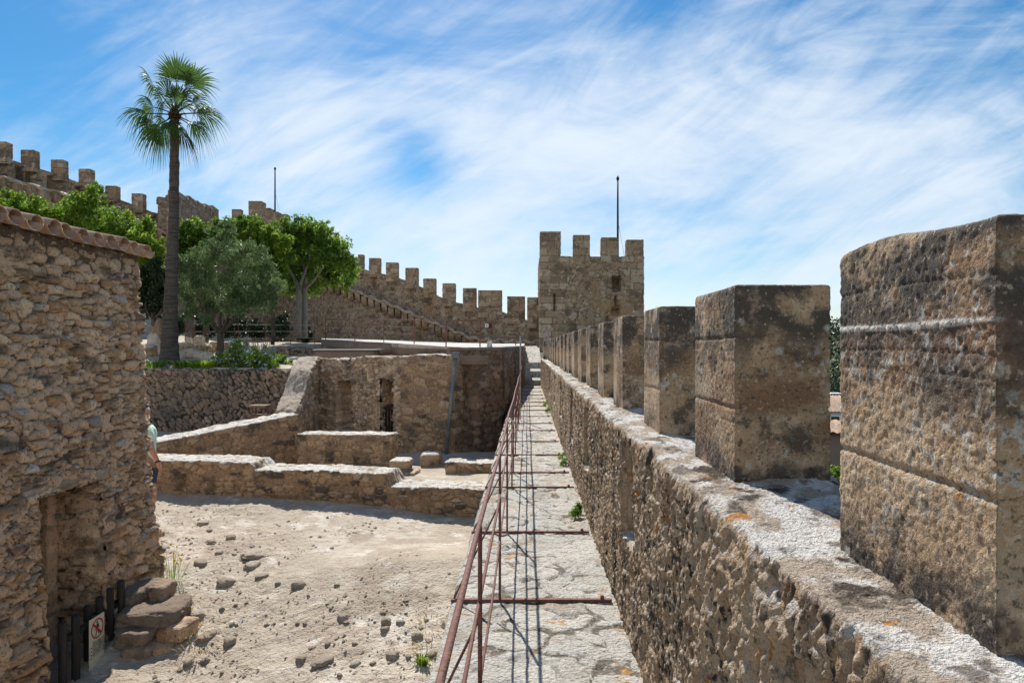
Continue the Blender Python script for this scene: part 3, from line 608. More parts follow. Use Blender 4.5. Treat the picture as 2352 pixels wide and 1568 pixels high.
for i, (x0, y0, x1, y1, Yd, dp) in enumerate([(284, 1338, 356, 1386, 7.45, .5), (352, 1336, 392, 1376, 7.5, .3), (288, 1384, 422, 1430, 7.2, .55), (286, 1428, 374, 1471, 7.05, .5), (368, 1434, 400, 1474, 7.1, .25), (396, 1426, 439, 1464, 7.1, .3), (304, 1468, 368, 1508, 6.95, .42), (362, 1466, 406, 1520, 7.0, .36), (276, 1470, 316, 1530, 7.2, .4), (300, 1500, 390, 1560, 7.1, .6), (392, 1460, 425, 1510, 7.3, .4)]):
    p = at((x0 + x1) / 2, (y0 + y1) / 2, Yd + dp / 2 * .5); w = (x1 - x0) * K * Yd; h = (y1 - y0) * K * Yd * .98
    rockmesh('stone', (w * 1.03, dp, h), M['dry'] if i in (0, 1, 2, 3, 6, 8, 9) else M['house'], i + 1, stub, 50, .18, 6., loc=p, rot=(i * 1.7 % .5) - .25, tilt=.05 * math.sin(i * 3))

# ------------------------------------------------------------------ gate and notice in the doorway
GA, GB = np.array([-4.36, 6.40]), np.array([-4.36, 7.45]); ge = (GB - GA) / np.linalg.norm(GB - GA); gn = np.array([ge[1], -ge[0]])
def gpt(px, py, out=0.):
    U = (px - 1210) * K; p0 = GA + gn * out; a = (U * p0[1] - p0[0]) / (ge[0] - U * ge[1]); p = p0 + ge * a; return np.array([p[0], p[1], EYE + (795 - py) * K * p[1]])
gate = thing('wooden_gate', 'dark timber paling gate standing in the doorway of the stone house', 'gate', (-4.12, 6.6, -2))
for i, (px, py) in enumerate(((277, 1332), (252, 1350), (227.5, 1370), (200, 1390), (172.5, 1410), (142.5, 1428))):
    p = gpt(px, py, .03 if i in (0, 1, 4, 5) else -.03); z1 = p[2]
    tube('paling', [(p[0], p[1], -2.1), (p[0] + .004, p[1], z1 - .5), (p[0], p[1], z1 - .02), (p[0], p[1], z1)], [.036, .036, .035, .031], M['wood'], gate, 12)
for py0, py1 in ((1444, 1376), (1606, 1512)):
    a, b = gpt(150, py0 + 24, -.01), gpt(283, py1, -.01); tube('gate_rail', [a, (a + b) / 2, b], .034, M['wood'], gate, 8)
sg = thing('notice_sign', 'cream no-entry notice with red prohibition circle fixed to the dark gate', 'sign', gpt(221, 1560, .09))
tl, tr = gpt(204.7, 1425.5, .085), gpt(237.8, 1402.5, .085); W_ = np.linalg.norm((tr - tl)[:2]); H_ = .60; ztop = (tl[2] + tr[2]) / 2
def sp(u, v, o=0.): b = tl[:2] + ge * u * W_ + gn * o; return np.array([b[0], b[1], ztop - v * W_])
def flat(name, polys, mat, o, parent, t=.002):
    V = []; F = []; F3 = []
    for pl in polys:
        k = len(V); n = len(pl); V += [sp(u, v, o) for u, v in pl]
        if n == 4: F.append([k, k + 1, k + 2, k + 3])
        else: F3 += [[k, k + j, k + j + 1] for j in range(1, n - 1)]
    return mk(name, V, F, mat, parent, smooth=False, F3=F3)
hh = H_ / W_
def slab(name, u0, v0, u1, v1, mat, parent, o0, o1):
    V = [sp(u, v, o) for o in (o0, o1) for u, v in ((u0, v0), (u1, v0), (u1, v1), (u0, v1))]
    return mk(name, V, [[0, 1, 2, 3], [7, 6, 5, 4], [0, 4, 5, 1], [1, 5, 6, 2], [2, 6, 7, 3], [3, 7, 4, 0]], mat, parent, smooth=False)
slab('panel', 0, 0, 1, hh, M['sign'], sg, -.006, .004)
slab('small_label', 0, hh + .02, .34, hh + .62, M['sign'], sg, -.006, .004)
cx, cy, R_ = .5, .52, .43
flat('red_circle', [[(cx + r0 * math.cos(a), cy + r0 * math.sin(a)) for r0, a in ((R_, t0), (R_, t1), (R_ * .84, t1), (R_ * .84, t0))] for t0, t1 in ((i / 48 * 2 * math.pi, (i + 1) / 48 * 2 * math.pi) for i in range(48))] +
     [[(cx - .30 - .035, cy - .27 + .035), (cx - .30 + .035, cy - .27 - .035), (cx + .28 + .035, cy + .29 - .035), (cx + .28 - .035, cy + .29 + .035)]], M['red'], .0065, sg)
def limb(x0, y0, x1, y1, w): 
    L = math.hypot(x1 - x0, y1 - y0); nx, ny = -(y1 - y0) / L * w, (x1 - x0) / L * w; return [(x0 + nx, y0 + ny), (x1 + nx, y1 + ny), (x1 - nx, y1 - ny), (x0 - nx, y0 - ny)]
flat('walking_figure', [[(cx - .01 + .055 * math.cos(i / 14 * 6.283), cy - .27 + .055 * math.sin(i / 14 * 6.283)) for i in range(14)], limb(cx + .02, cy - .2, cx + .01, cy + .04, .055), limb(cx + .07, cy - .19, cx + .13, cy + .02, .022), limb(cx - .02, cy - .18, cx - .12, cy + .06, .022), limb(cx + .02, cy + .02, cx + .12, cy + .26, .034), limb(cx, cy + .02, cx - .06, cy + .14, .034), limb(cx - .06, cy + .13, cx - .12, cy + .32, .03)], M['ink'], .0055, sg)
for i, tx in enumerate(('PROHIBIT EL PAS', 'PROHIBIDO EL PASO', 'NO TRESPASSING', 'PASSAGE INTERDIT', 'ZUTRITT VERBOTEN', 'VIETATO PASSARE')):
    cu = bpy.data.curves.new('lettering', 'FONT'); cu.body = tx; cu.size = .034; o = bpy.data.objects.new('lettering', cu); C.objects.link(o); me_ = bpy.data.meshes.new_from_object(o); bpy.data.objects.remove(o); me_.materials.clear(); me_.materials.append(M['ink']); o = bpy.data.objects.new('lettering', me_); put(o, sg)
    p = sp(.17, 1.12 + i * .105, .0055) - WL[sg]; mat_ = Matrix(((ge[0], 0, gn[0], p[0]), (ge[1], 0, gn[1], p[1]), (0, 1, 0, p[2]), (0, 0, 0, 1))); o.matrix_basis = mat_
for i in range(4): flat('emblem', [[(.05, 1.2 + i * .15), (.12, 1.2 + i * .15), (.12, 1.27 + i * .15), (.05, 1.27 + i * .15)]], M['red'] if i % 2 else M['ink'], .0055, sg)
flat('small_emblem', [[(.06, hh + .40), (.28, hh + .36), (.28, hh + .48), (.06, hh + .52)], [(.09, hh + .16), (.13, hh + .16), (.13, hh + .34), (.09, hh + .34)], [(.18, hh + .12), (.26, hh + .2), (.2, hh + .3)]], M['ink'], .0055, sg)

# ------------------------------------------------------------------ low walls and the ruin
def afp(px, p0, p1):
    p0, p1 = np.array(p0, float), np.array(p1, float); e = (p1 - p0) / np.linalg.norm(p1 - p0); U = (px - 1210) * K; return (U * p0[1] - p0[0]) / (e[0] - U * e[1])
def fline(px0, y0, px1, y1): return ((px0 - 1210) * K * y0, y0), ((px1 - 1210) * K * y1, y1)
low_st = rubble(.19, .2, .095, .045, 220, .16, .22, .014, pn=3.)
p0, p1 = (-7.9, 11.94), (-.60, 10.69); s1_, s2_ = afp(578, p0, p1), afp(889, p0, p1)
def topA(a): return -.34 - .105 * sst(a, s1_ - .04, s1_ + .04) - .205 * sst(a, s2_ - .04, s2_ + .04) - .012 * a * 0 + .008 * np.sin(a * 3.1) + .004 * np.sin(a * 11)
w = thing('low_stone_wall', 'long low rubble wall stepping down beside the sunlit dirt yard', 'wall', (-4, 11.4, -.95))
ring_wall('wall', p0, p1, .6, -1.35, topA, low_st, .024, M['low'], w, .06)
b0, b1 = fline(330, 12.6, 684, 14.8); Lb = math.dist(b0, b1)
w = thing('low_stone_wall', 'rising tan rubble wall in front of the sunlit path', 'wall', (-6, 13.8, -.95))
ring_wall('wall', b0, b1, .6, -1.2, lambda a: -.22 + .35 * a / Lb + .006 * np.sin(a * 5), rubble(.2, .2, .13, .04, 230, .2, .4, .012), .028, M['low'], w, .08)
c0, c1 = fline(684, 14.05, 899, 13.95)
w = thing('low_stone_wall', 'squared dark blotched wall block in front of the ruined building', 'wall', (-3.7, 14.2, -.95))
ring_wall('wall', c0, c1, .5, -1.3, lambda a: -.205 + .005 * np.sin(a * 6), rubble(.19, .2, .11, .035, 240, .16, .22, .01, jit=.65), .026, M['low'], w, .08)
f0, f1 = fline(1024, 13.55, 1145, 13.4)
w = thing('low_stone_wall', 'short dark wall behind the low wall next to the railing', 'wall', (-1.1, 13.7, -1))
ring_wall('wall', f0, f1, .45, -1.4, lambda a: -.70 + .01 * np.sin(a * 8), rubble(.2, .2, .13, .04, 250, .18), .03, M['low'], w, .08)
def blk(name, label, x0, y0, x1, y1, Yd, dp, seed, mat='low', boxy=6., cat='stone block'):
    p = at((x0 + x1) / 2, (y0 + y1) / 2, Yd + dp / 2); wd = (x1 - x0) * K * Yd; h = (y1 - y0) * K * Yd
    o = rockmesh(name, (wd, dp, h), M[mat], seed, None, 26, .08, boxy); o.location = Vector(p); return tag(o, label, cat)
t = thing('stone_slab_stack', 'two flat stone slabs stacked on a tan hollow block', 'stone stack', at(922, 1106, 13.3))
for i, (x0, y0, x1, y1) in enumerate(((898, 1052, 945, 1068), (900, 1066, 944, 1082))):
    rockmesh('slab', ((x1 - x0) * K * 13.3, .55, (y1 - y0) * K * 13.3), M['low'], 20 + i, t, 26, .08, 6., loc=at((x0 + x1) / 2, (y0 + y1) / 2, 13.55))
ring_wall('hollow_block', *fline(900, 13.2, 949, 13.15), .5, -1.05, EYE - 290 * K * 13.2, eroded(.01, 260, .01), .03, M['ruin'], t, .08, niches=[(.16, .3, -1.2, -.83, .2)])
blk('stone_block', 'squared grey-brown block standing in the shaded pit by the drainpipe', 966, 1037, 1013, 1092, 14.2, .5, 23)

dp0, dp1 = fline(712, 17.3, 1040, 15.95); DL = math.dist(dp0, dp1)
ruin = thing('ruined_building', 'roofless ruined stone building with a narrow niche and a doorway', 'ruin', (-3.6, 17.2, -1))
def zat(px, py, q0, q1):
    e = (np.array(q1) - np.array(q0)) / math.dist(q0, q1); a = afp(px, q0, q1); return EYE + (795 - py) * K * (q0[1] + e[1] * a)
ni = (afp(776, dp0, dp1), afp(805, dp0, dp1), zat(790, 985, dp0, dp1), zat(790, 876, dp0, dp1)); do = (afp(876, dp0, dp1), afp(905, dp0, dp1), -1.3, zat(890, 868, dp0, dp1))
rst = rubble(.14, .2, .085, .075, 270, .2, .35, .028); rst2 = rubble(.26, .3, .14, .034, 275, .15, .22, .014, pn=3.)
def ruin_style(q):
    d, st, jo = rst(q); d2, s2, j2 = rst2(q); m = sst(q[:, 0], DL * .66, DL * .72); pl = sst(fbm(q, np.array([1.4, 1, .6]), 3, 276), .58, .66) * (1 - m)
    d = lerp(d, d2, m); jo = lerp(jo, j2 * .8, m); return d * (1 - .6 * pl) + .02 * pl, lerp(st, s2, m), jo * (1 - .8 * pl)
SP = DL * .645; pm = np.array(dp0) + (np.array(dp1) - np.array(dp0)) * (SP / DL)
ring_wall('wall', pm, dp1, .5, -1.4, lambda a: 1.28 + .11 * (a + SP) / DL + .02 * np.sin((a + SP) * 4.3) + .012 * np.sin((a + SP) * 13), rst2, .027, M['low'], ruin, .09, qoff=SP, extra2=lambda q, N: .05 * (fbm(q, .9, 2, 277) - .5) + .02)
ring_wall('wall', dp0, pm, .7, -1.4, lambda a: 1.28 + .11 * a / DL + .02 * np.sin(a * 4.3) + .012 * np.sin(a * 13), ruin_style, .027, M['ruin'], ruin, .09, niches=[(*ni, .45)], holes=[do], extra2=lambda q, N: .05 * (fbm(q, .9, 2, 277) - .5) - .10 * sst(q[:, 2], 1.0, 1.25) * (q[:, 0] < 1.2) * fbm(q, 5, 2, 278))
ring_wall('raking_wall', (-5.17, 15.3), (-5.28, 17.7), .46, -1.2, lambda a: np.clip(.08 + 1.22 * sst(a, -.3, 1.9), 0, 1.32) + .03 * np.sin(a * 7), rubble(.2, .2, .13, .045, 280, .2, .4, .03), .03, M['ruin'], ruin, .08)
a0 = afp(874, dp0, dp1)
e_ = (np.array(dp1) - np.array(dp0)) / DL; n_ = np.array([e_[1], -e_[0]])
def dpt(a, o): return np.array(dp0) + e_ * a + n_ * o
ring_wall('lintel', dpt(do[0] - .18, .02), dpt(do[1] + .35, .02), .3, do[3] - .01, do[3] + .13, eroded(.01, 285, .02), .03, M['mortar'], ruin, .08)
ring_wall('jamb', dpt(do[1] + .01, .015), dpt(do[1] + .17, .015), .3, -1.2, do[3] - .02, ashlar(.3, .22, .02, 286), .025, M['ruin'], ruin, .08)
ring_wall('corbel_stone', dpt(afp(845, dp0, dp1), .06), dpt(afp(862, dp0, dp1), .06), .2, .72, 1.1, eroded(.012, 287, .03), .03, M['ruin'], ruin, .08)
tube('drainpipe', [at(1046, 812, 15.75), at(1037, 905, 15.78), at(1024, 1046, 15.8)], .045, M['pipe'], ruin, 12)
pb = at(1046, 815, 15.75); box('hopper', pb - [.09, .09, .07], pb + [.09, .09, .07], M['pipe'], ruin)
ring_wall('back_wall', (-6.4, 21.2), (-3.4, 20.5), .4, -1.2, .55, rst, .07, M['ruin'], ruin, .2)
gt = thing('wooden_gate', 'small dark paling gate in the doorway of the ruined building', 'gate', (*dpt(do[0] + .3, .05), -1))
for i, (px, y0) in enumerate(((879, 926), (886, 929), (893, 928), (899.5, 926), (906.5, 930))):
    p = at(px, y0, 16.72); tube('paling', [(p[0], p[1], -1.0), (p[0], p[1], 0), p], .03, M['wood'], gt, 8)
for py in (936, 978): tube('gate_rail', [at(873, py, 16.75), at(910, py, 16.7)], .03, M['wood'], gt, 8)

# ------------------------------------------------------------------ ramp terrace
ter = thing('ramp_terrace', 'retaining wall and pale concrete ramp below the castle curtain wall', 'terrace', (-3, 24, -1.2))
FR = [(738, 779, 27), (820, 783, 25.5), (900, 787, 24), (960, 791.5, 20.), (1030, 796, 16.5), (1095, 797, 16.3), (1150, 796, 16.9), (1172, 795, 20.4), (1203, 793.5, 28.5), (1204.6, 790, 33)]
BK = [776.5, 778.5, 781, 784, 786, 787.5, 788.5, 788.5, 788.5, 788.5]
fr = np.array([at(*f) for f in FR]); bk = np.array([at(f[0], b, 33.4) for f, b in zip(FR, BK)])
tt = np.linspace(0, len(FR) - 1, 200); ii = np.arange(len(FR))
fr = np.stack([np.interp(tt, ii, fr[:, k]) for k in range(3)], -1); bk = np.stack([np.interp(tt, ii, bk[:, k]) for k in range(3)], -1)
P = np.array([lerp(fr, bk, v) for v in np.linspace(0, 1, 14)]); surf('ramp_surface', P, lambda q: (.012 * (fbm(q, 2, 3, 290) - .5), fbm(q, 3, 2, 291), np.ones(len(q))), M['concrete'], ter)
zz = np.linspace(0, 1, 70); low_ = fr.copy(); low_[:, 2] = -1.4; tp = fr.copy(); tp[:, 2] -= np.interp(tt, ii, [.5, .5, .42, .28, .10, .08, .09, .12, .14, .14])
P = np.array([lerp(low_, tp, v) for v in zz]); surf('retaining_wall', P, rubble(.28, .3, .14, .06, 292, .2, .3, .025), M['retain'], ter)
out = np.array([0, -.05, 0]); tp2 = fr.copy(); tp2[:, 2] -= .012
P = np.array([tp + [0, .05, 0], tp + out, lerp(tp, tp2, .5) + out, tp2 + out, tp2 + [0, .05, 0]]); surf('edge_beam', P, eroded(.004, 293, .006, 0, 0), M['beam'], ter)
p = at(1082, 826, 16.35); box('ledge', p - [.42, .15, .11], p + [.42, .1, .11], M['beam'], ter)
s0, s1 = at(722, 800, 23), at(868, 812, 23)
t = thing('concrete_ledge', 'low pale concrete ledge behind the ruined building', 'ledge', ((s0[0] + s1[0]) / 2, 23.3, .9))
box('slab', (s0[0], 22.8, s0[2] - .055), (s1[0], 24.0, s0[2] - .02), M['concrete'], t); box('support_wall', (s0[0] + .05, 22.9, .8), (s1[0] - .1, 23.8, s0[2] - .055), M['beam'], t)
rl = thing('iron_railing', 'rusty three-rail railing along the edge of the pale ramp terrace', 'railing', (-3, 24, 1.6))
GP = [(747, 26.9, 732, 747.5, 763), (814.5, 26, 732.5, 748.5, 764.5), (881, 24.7, 733.2, 749.5, 765.5), (950.6, 22.3, 734, 750.5, 766.5), (1024, 17., 735, 752, 769), (1102, 16.8, 736, 753.5, 770), (1184, 25, 737.3, 755.5, 771.5)]
for k in (2, 3, 4): tube('rail', [at(g_[0], g_[k], g_[1]) for g_ in GP], .012 if k > 2 else .016, M['rust'], rl, 6)
for px, Yp, pt, _, _ in GP:
    zb = np.interp(px, [f[0] for f in FR], [at(*f)[2] for f in FR]); a = at(px, pt, Yp); tube('post', [(a[0], a[1], zb - .05), a], .016, M['rust'], rl, 6)
blk('white_stone_block', 'small white block sitting on the edge of the pale ramp', 1118, 783, 1130, 798, 16.75, .16, 31, 'concrete', 8.)

# ------------------------------------------------------------------ dry-stone garden wall and things on the garden terrace
dry = thing('dry_stone_wall', 'dry-stone retaining wall of upright dark stones below the garden', 'wall', (-9, 21.5, -.9))
d0, d1 = (-16.5, 21.2), (-5.2, 21.5)
ring_wall('wall', d0, d1, .5, -1.1, lambda a: .84 + .03 * np.sin(a * 9) + .03 * np.sin(a * 23), rubble(.25, .3, .115, .09, 300, .2, .3, .02, rot=1.0, prot=.75, wsc=1.2, dm=.18), .03, M['dry'], dry, .15)
w = thing('dry_stone_wall', 'short upper dry-stone wall behind the flowering shrub', 'wall', (-7.6, 26, 1))
ring_wall('wall', *fline(636, 25.6, 742, 25.2), .4, .7, lambda a: 1.56 + .03 * np.sin(a * 9), rubble(.2, .2, .15, .06, 310, .2), .04, M['dry'], w, .15)
bn = thing('litter_bin', 'brown wooden slatted litter bin with a roof before the dry-stone wall', 'litter bin', at(596, 978, 19.3))
bp = at(596, 978, 19.3); zb = ground_z(bp[0], bp[1]); X0, Y0 = bp[0], bp[1]
for i in range(5): box('slat', (X0 - .2 + i * .082, Y0 - .2, zb + .02), (X0 - .135 + i * .082, Y0 - .175, zb + .65), M['bin'], bn)
box('body', (X0 - .19, Y0 - .17, zb + .02), (X0 + .19, Y0 + .2, zb + .64), M['wood'], bn)
box('rim', (X0 - .22, Y0 - .22, zb + .65), (X0 + .22, Y0 + .22, zb + .70), M['bin'], bn)
for sx in (-.19, .15): box('post', (X0 + sx, Y0 - .17, zb + .70), (X0 + sx + .035, Y0 - .13, zb + .91), M['bin'], bn); box('post', (X0 + sx, Y0 + .13, zb + .70), (X0 + sx + .035, Y0 + .17, zb + .91), M['bin'], bn)
box('lid', (X0 - .25, Y0 - .25, zb + .91), (X0 + .25, Y0 + .25, zb + .97), M['bin'], bn)
rl = thing('iron_railing', 'pale thin railing behind the olive tree on the garden terrace', 'railing', (-12, 30, 1.75))
for k, (ya, yb) in enumerate(((743.5, 746.5), (761, 760), (779, 775.5))): tube('rail', [at(446, ya, 29.5), at(560, lerp(ya, yb, .4), 29.5), at(722, yb, 29.5)], .014, M['iron'], rl, 6)
for px in (446.8, 546.9, 609, 667, 722):
    a = at(px, np.interp(px, [446, 722], [743.5, 746.5]), 29.52); tube('post', [(a[0], a[1], ground_z(a[0], a[1]) - .1), a], .016, M['rust'], rl, 6)
pl = thing('wooden_palisade', 'bundle of dark upright timber stakes beside the thin railing', 'palisade', at(434, 782, 28))
for i in range(7):
    a = at(425 + i * 3.1, 741 + (i * 7 % 5), 28); tube('stake', [(a[0], a[1], a[2] - 1.1), a], .022, M['bin'], pl, 6)
# ------------------------------------------------------------------ castle curtain wall up the hill
cast_st = rubble(.45, .45, .24, .035, 320, .16, .3, .03)
def curtain(name, label, sta, pr0, pr1, tops_, walk, mers, slits=(), step=.11, corb=True, lowz=0.):
    """sta: (px, depth) knots; tops_/walk: (px, py) of the crenel line and of the wall-walk edge; mers: merlons (px0, px1, top py)"""
    sx, sy = zip(*sta); Yf = lambda p: np.interp(p, sx, sy)
    n = int(math.dist(at(pr0, 795, Yf(pr0))[:2], at(pr1, 795, Yf(pr1))[:2]) / step); px = np.linspace(pr0, pr1, n); Yp = Yf(px)
    tp = np.interp(px, *zip(*tops_)); wk = np.interp(px, *zip(*walk))
    top = np.array([at(a, b, c) for a, b, c in zip(px, tp, Yp)]); Ye = Yp - .95
    edge = np.array([at(a, b, c) for a, b, c in zip(px, wk, Ye)]); edge[:, 2] += .10 * np.round(np.sin(np.arange(n) * .55))*.5
    root = thing(name, label, 'castle wall', (*top[n // 2][:2], lowz))
    rows = []; zl = edge[:, 2] - .3
    for v in np.linspace(0, 1, 30): r = top.copy(); r[:, 2] = lerp(zl, top[:, 2], v); rows.append(r)
    for dd in (.15, .3, .45): r = top.copy(); r[:, 1] += dd; rows.append(r)
    r = top.copy(); r[:, 1] += .46; r[:, 2] = lowz; rows.append(r)
    def niche(q, N):
        r = np.zeros(len(q))
        for (m0, m1, mt) in mers:
            if m1 - m0 > 36: continue
            c = at((m0 + m1) / 2 - 2, 0, float(Yf((m0 + m1) / 2))); zc = EYE + (795 - np.interp((m0 + m1) / 2, *zip(*tops_))) * K * float(Yf((m0 + m1) / 2))
            r -= .32 * sst(np.abs(q[:, 0] - c[0]), .27, .17) * sst(q[:, 2], zc - 1.25, zc - 1.1) * sst(q[:, 2], zc - .08, zc - .2)
        return r
    surf('parapet', np.array(rows), cast_st, M['castle'], root, extra=niche)
    rows = []
    def er(dy, dz): r = edge.copy(); r[:, 1] += dy; r[:, 2] += dz; return r
    for dy, dz in ((.9, -.16), (.03, -.16), (0, -.13), (0, -.02), (.03, 0), (.3, .02), (.6, .03), (1.0, .03)): rows.append(er(dy, dz))
    surf('walk_slab', np.array(rows), eroded(.03, 330, .03, 0, 0, .5), M['low'], root)
    rows = []
    for v in np.linspace(0, 1, 40): r = er(.64, -.15); r[:, 2] = lerp(lowz, r[:, 2], v); rows.append(r)
    surf('wall', np.array(rows), cast_st, M['castle'], root)
    if corb:
        k = 0
        while k < n:
            p = edge[k]; w_, dep, h = .34, .62, .66
            th = np.linspace(0, math.pi / 2, 7); pr = [(0, -.14)] + [(dep * (1 - math.cos(t)) , -.14 - .12 - (h - .12) * math.sin(t)) for t in th]
            V = []; 
            for s in (-w_ / 2, w_ / 2): V += [(p[0] + s, p[1] + .02 + a, p[2] + b) for a, b in pr] + [(p[0] + s, p[1] + .66, p[2] - .14)]
            m = len(pr) + 1; F = [[j, m + j, m + j + 1, j + 1] for j in range(m - 1)]; F3 = []
            for b_ in (0, m): F3 += [[b_ + m - 1, b_ + j, b_ + j + 1] for j in range(m - 2)]
            mk('corbel', V, F, M['castle'], root, {'stone': np.full(len(V), (k * .37) % 1), 'joint': np.ones(len(V))}, False, F3); k += max(1, int(.72 / step))
    for (m0, m1, mt) in mers:
        c = (m0 + m1) / 2; Yc = float(Yf(c)); a, b = at(m0, mt, Yc - .02), at(m1, mt, Yc - .02); zb = EYE + (795 - np.interp(c, *zip(*tops_))) * K * Yc
        ring_wall('merlon', a[:2], b[:2], .48, zb - .35, a[2], ashlar(.6, .32, .02, 340, .03, .02), .075, M['castle'], root, .2, qoff=m0 * .07)
    return root
sR = [(430, 56), (640, 53.5), (824, 47), (960, 43), (1080, 39.5), (1200, 37), (1245, 36.2)]
topsR = [(430, 520), (640, 560), (780, 597), (826, 616), (872, 627), (913, 637), (959, 655), (1000, 678), (1045, 694), (1093, 703), (1100, 713), (1155, 716), (1163, 720), (1205, 735), (1245, 740)]
walkR = [(430, 570), (640, 612), (792, 657), (895, 697), (1019, 748), (1075, 771), (1110, 778), (1245, 783)]
curtain('castle_curtain_wall', 'castle wall with slender merlons and corbelled walk descending to the square tower', sR, 432, 1243, topsR, walkR,
        [(745, 762, 566), (784, 800, 575), (822, 833.5, 584), (847, 872, 592), (886, 913, 602), (931, 959, 614.5), (972, 1000, 639), (1016, 1045, 650), (1063, 1093, 661), (1098, 1152, 666), (1165, 1205, 680), (1211, 1243, 682)], lowz=-.5)
sL = [(-150, 36), (0, 38), (330, 44), (362, 45)]
curtain('castle_curtain_wall', 'high castle wall with merlons on the hill behind the leafy tree and tiled house', sL, -120, 400,
        [(-120, 318), (0, 361), (62, 379), (130, 400), (193, 424), (253, 449), (326, 480), (400, 500)], [(-120, 365), (0, 404), (158, 446), (260, 487), (400, 540)],
        [(-60, -30, 300), (-17, 13, 324.5), (47.5, 76.7, 343.5), (116.6, 144, 366), (180, 206, 387), (241, 265.5, 426), (302, 326, 443.6)], lowz=3.)
sM = [(480, 50), (560, 54), (700, 55)]
curtain('castle_curtain_wall', 'far castle wall rising over the tree tops between two turrets', sM, 470, 690, [(470, 505), (532, 504), (552, 507), (600, 514), (690, 545)], [(470, 560), (690, 600)], [(532, 552, 480)], lowz=3., corb=False)
def turret(name, label, x0, y0, x1, y1, T, z_top, mers, base=3., res=.09, nich=(), t_m=.5):
    a, b = np.array([(x0 - 1210) * K * y0, y0]), np.array([(x1 - 1210) * K * y1, y1]); root = thing(name, label, 'tower', (*(a + b) / 2, base))
    z0 = EYE + (795 - z_top) * K * y0
    ring_wall('wall', a, b, T, base, z0, rubble(.5, .5, .26, .03, 350 + int(x0), .16, .3, .03), res, M['castle'], root, .3, niches=nich)
    return root, a, b, z0
tw, ta, tb, tz = turret('castle_turret', 'small turret with stepped merlons behind the palm trunk', 362, 44.2, 404, 44.6, 6, 452, ())
L_ = math.dist(ta, tb)
for px0, px1, mt in ((362, 384, 451), (385, 404, 446)): ring_wall('merlon', at(px0, 0, 44.15)[:2], at(px1, 0, 44.5)[:2], .5, tz - .4, EYE + (795 - mt) * K * 44.2, ashlar(.6, .32, .02, 352, .03, .02), .09, M['castle'], tw, .2)
qa, qb = np.array([at(404, 0, 43.6)[0], 43.6]), np.array([at(502, 0, 54)[0], 54.])
sw = ring_wall('side_wall', qa, qb, .6, 3., lambda a: lerp(EYE + (795 - 470) * K * 43.6, EYE + (795 - 497) * K * 54, a / math.dist(qa, qb)), rubble(.5, .5, .26, .03, 353, .16, .3, .03), .10, M['castle'], tw, .3)
for px0, px1, mt in ((406, 431, 436.5), (434, 450, 449), (453, 469, 460), (472, 486, 467), (488, 501, 471)):
    a0, a1 = afp(px0, qa, qb), afp(px1, qa, qb); e = (qb - qa) / math.dist(qa, qb); m0, m1 = qa + e * a0 + np.array([.02, -.02]), qa + e * a1 + np.array([.02, -.02])
    ring_wall('merlon', m0, m1, .55, EYE + (795 - 500) * K * m0[1], EYE + (795 - mt) * K * m0[1], ashlar(.6, .32, .02, 354, .03, .02), .10, M['castle'], tw, .2)
tw2, ta, tb, tz = turret('castle_turret', 'far turret with a flagpole rising above the tree crowns', 571, 54, 600, 53, 6, 508, ())
for px0, px1, Ym, mt in ((570.5, 600, 53, 461), (602, 620, 55, 477), (621.5, 638, 57, 485.6), (640, 658, 59, 491)):
    ring_wall('merlon', at(px0, 0, Ym)[:2], at(px1, 0, Ym)[:2], .9, EYE + (795 - 530) * K * Ym, EYE + (795 - mt) * K * Ym, ashlar(.7, .36, .02, 355, .03, .02), .10, M['castle'], tw2, .2)
def pole(label, px, y0, y1, Yd, r):
    t = thing('flagpole', label, 'flagpole', at(px, y1, Yd)); a, b = at(px, y1, Yd), at(px, y0, Yd)
    tube('pole', [a, lerp(a, b, .5), b], [r, r * .9, r * .7], M['black'], t, 8); tube('finial', [b, b + [0, 0, .1], b + [0, 0, .28]], [r * .9, r * 1.5, .01], M['black'], t, 8)
    tube('halyard', [a + [.35, 0, .1], lerp(a, b, .45) + [.03, 0, 0]], .008, M['iron'], t, 4)
pole('thin dark flagpole on the far turret above the trees', 631, 390, 486, 56, .07)

# ------------------------------------------------------------------ square tower at the end of the walk
TA, TB = np.array([30.5 * K * 34, 34.]), np.array([267.5 * K * 34, 34.]); TL = math.dist(TA, TB); te_ = (TB - TA) / TL; tn_ = np.array([te_[1], -te_[0]])
tower = thing('castle_tower', 'square stone tower with four merlons at the end of the wall walk', 'tower', (3.2, 37, -6))
zt = lambda px, py: EYE + (795 - py) * K * (TA[1] + te_[1] * afp(px, TA, TB)); af = lambda px: afp(px, TA, TB)
s1 = ashlar(.62, .34, .025, 360, .035, .03); s2 = rubble(.30, .3, .22, .05, 361, .18, .35, .03)
def tower_style(q):
    d, st, jo = s1(q); d2, i2, j2 = s2(q); m = sst(q[:, 0] + .5 * (fbm(q, 1.2, 2, 362) - .5), af(1300), af(1300) + .15) * (1 - sst(q[:, 0] + .7 * (fbm(q, 1.2, 2, 363) - .5), af(1428), af(1432) + .2)) * (q[:, 1] > 2.2)
    return lerp(d + .02, d2 - .03, m), lerp(st, i2, m), lerp(jo, j2, m)
ring_wall('wall', TA, TB, 5., -6, zt(1240, 588), tower_style, .055, M['castle'], tower, .25,
          niches=[(af(1407.5), af(1425.5), zt(1416, 668), zt(1416, 634), .7), (af(1272), af(1275), zt(1273, 713), zt(1273, 674), .4), (af(1412), af(1416), zt(1414, 705), zt(1414, 680), .35), (af(1404), af(1421), zt(1412, 722), zt(1412, 708), .35), (af(1391), af(1397), zt(1394, 738), zt(1394, 726), .2), (af(1416), af(1424), zt(1420, 712), zt(1420, 700), .25)])
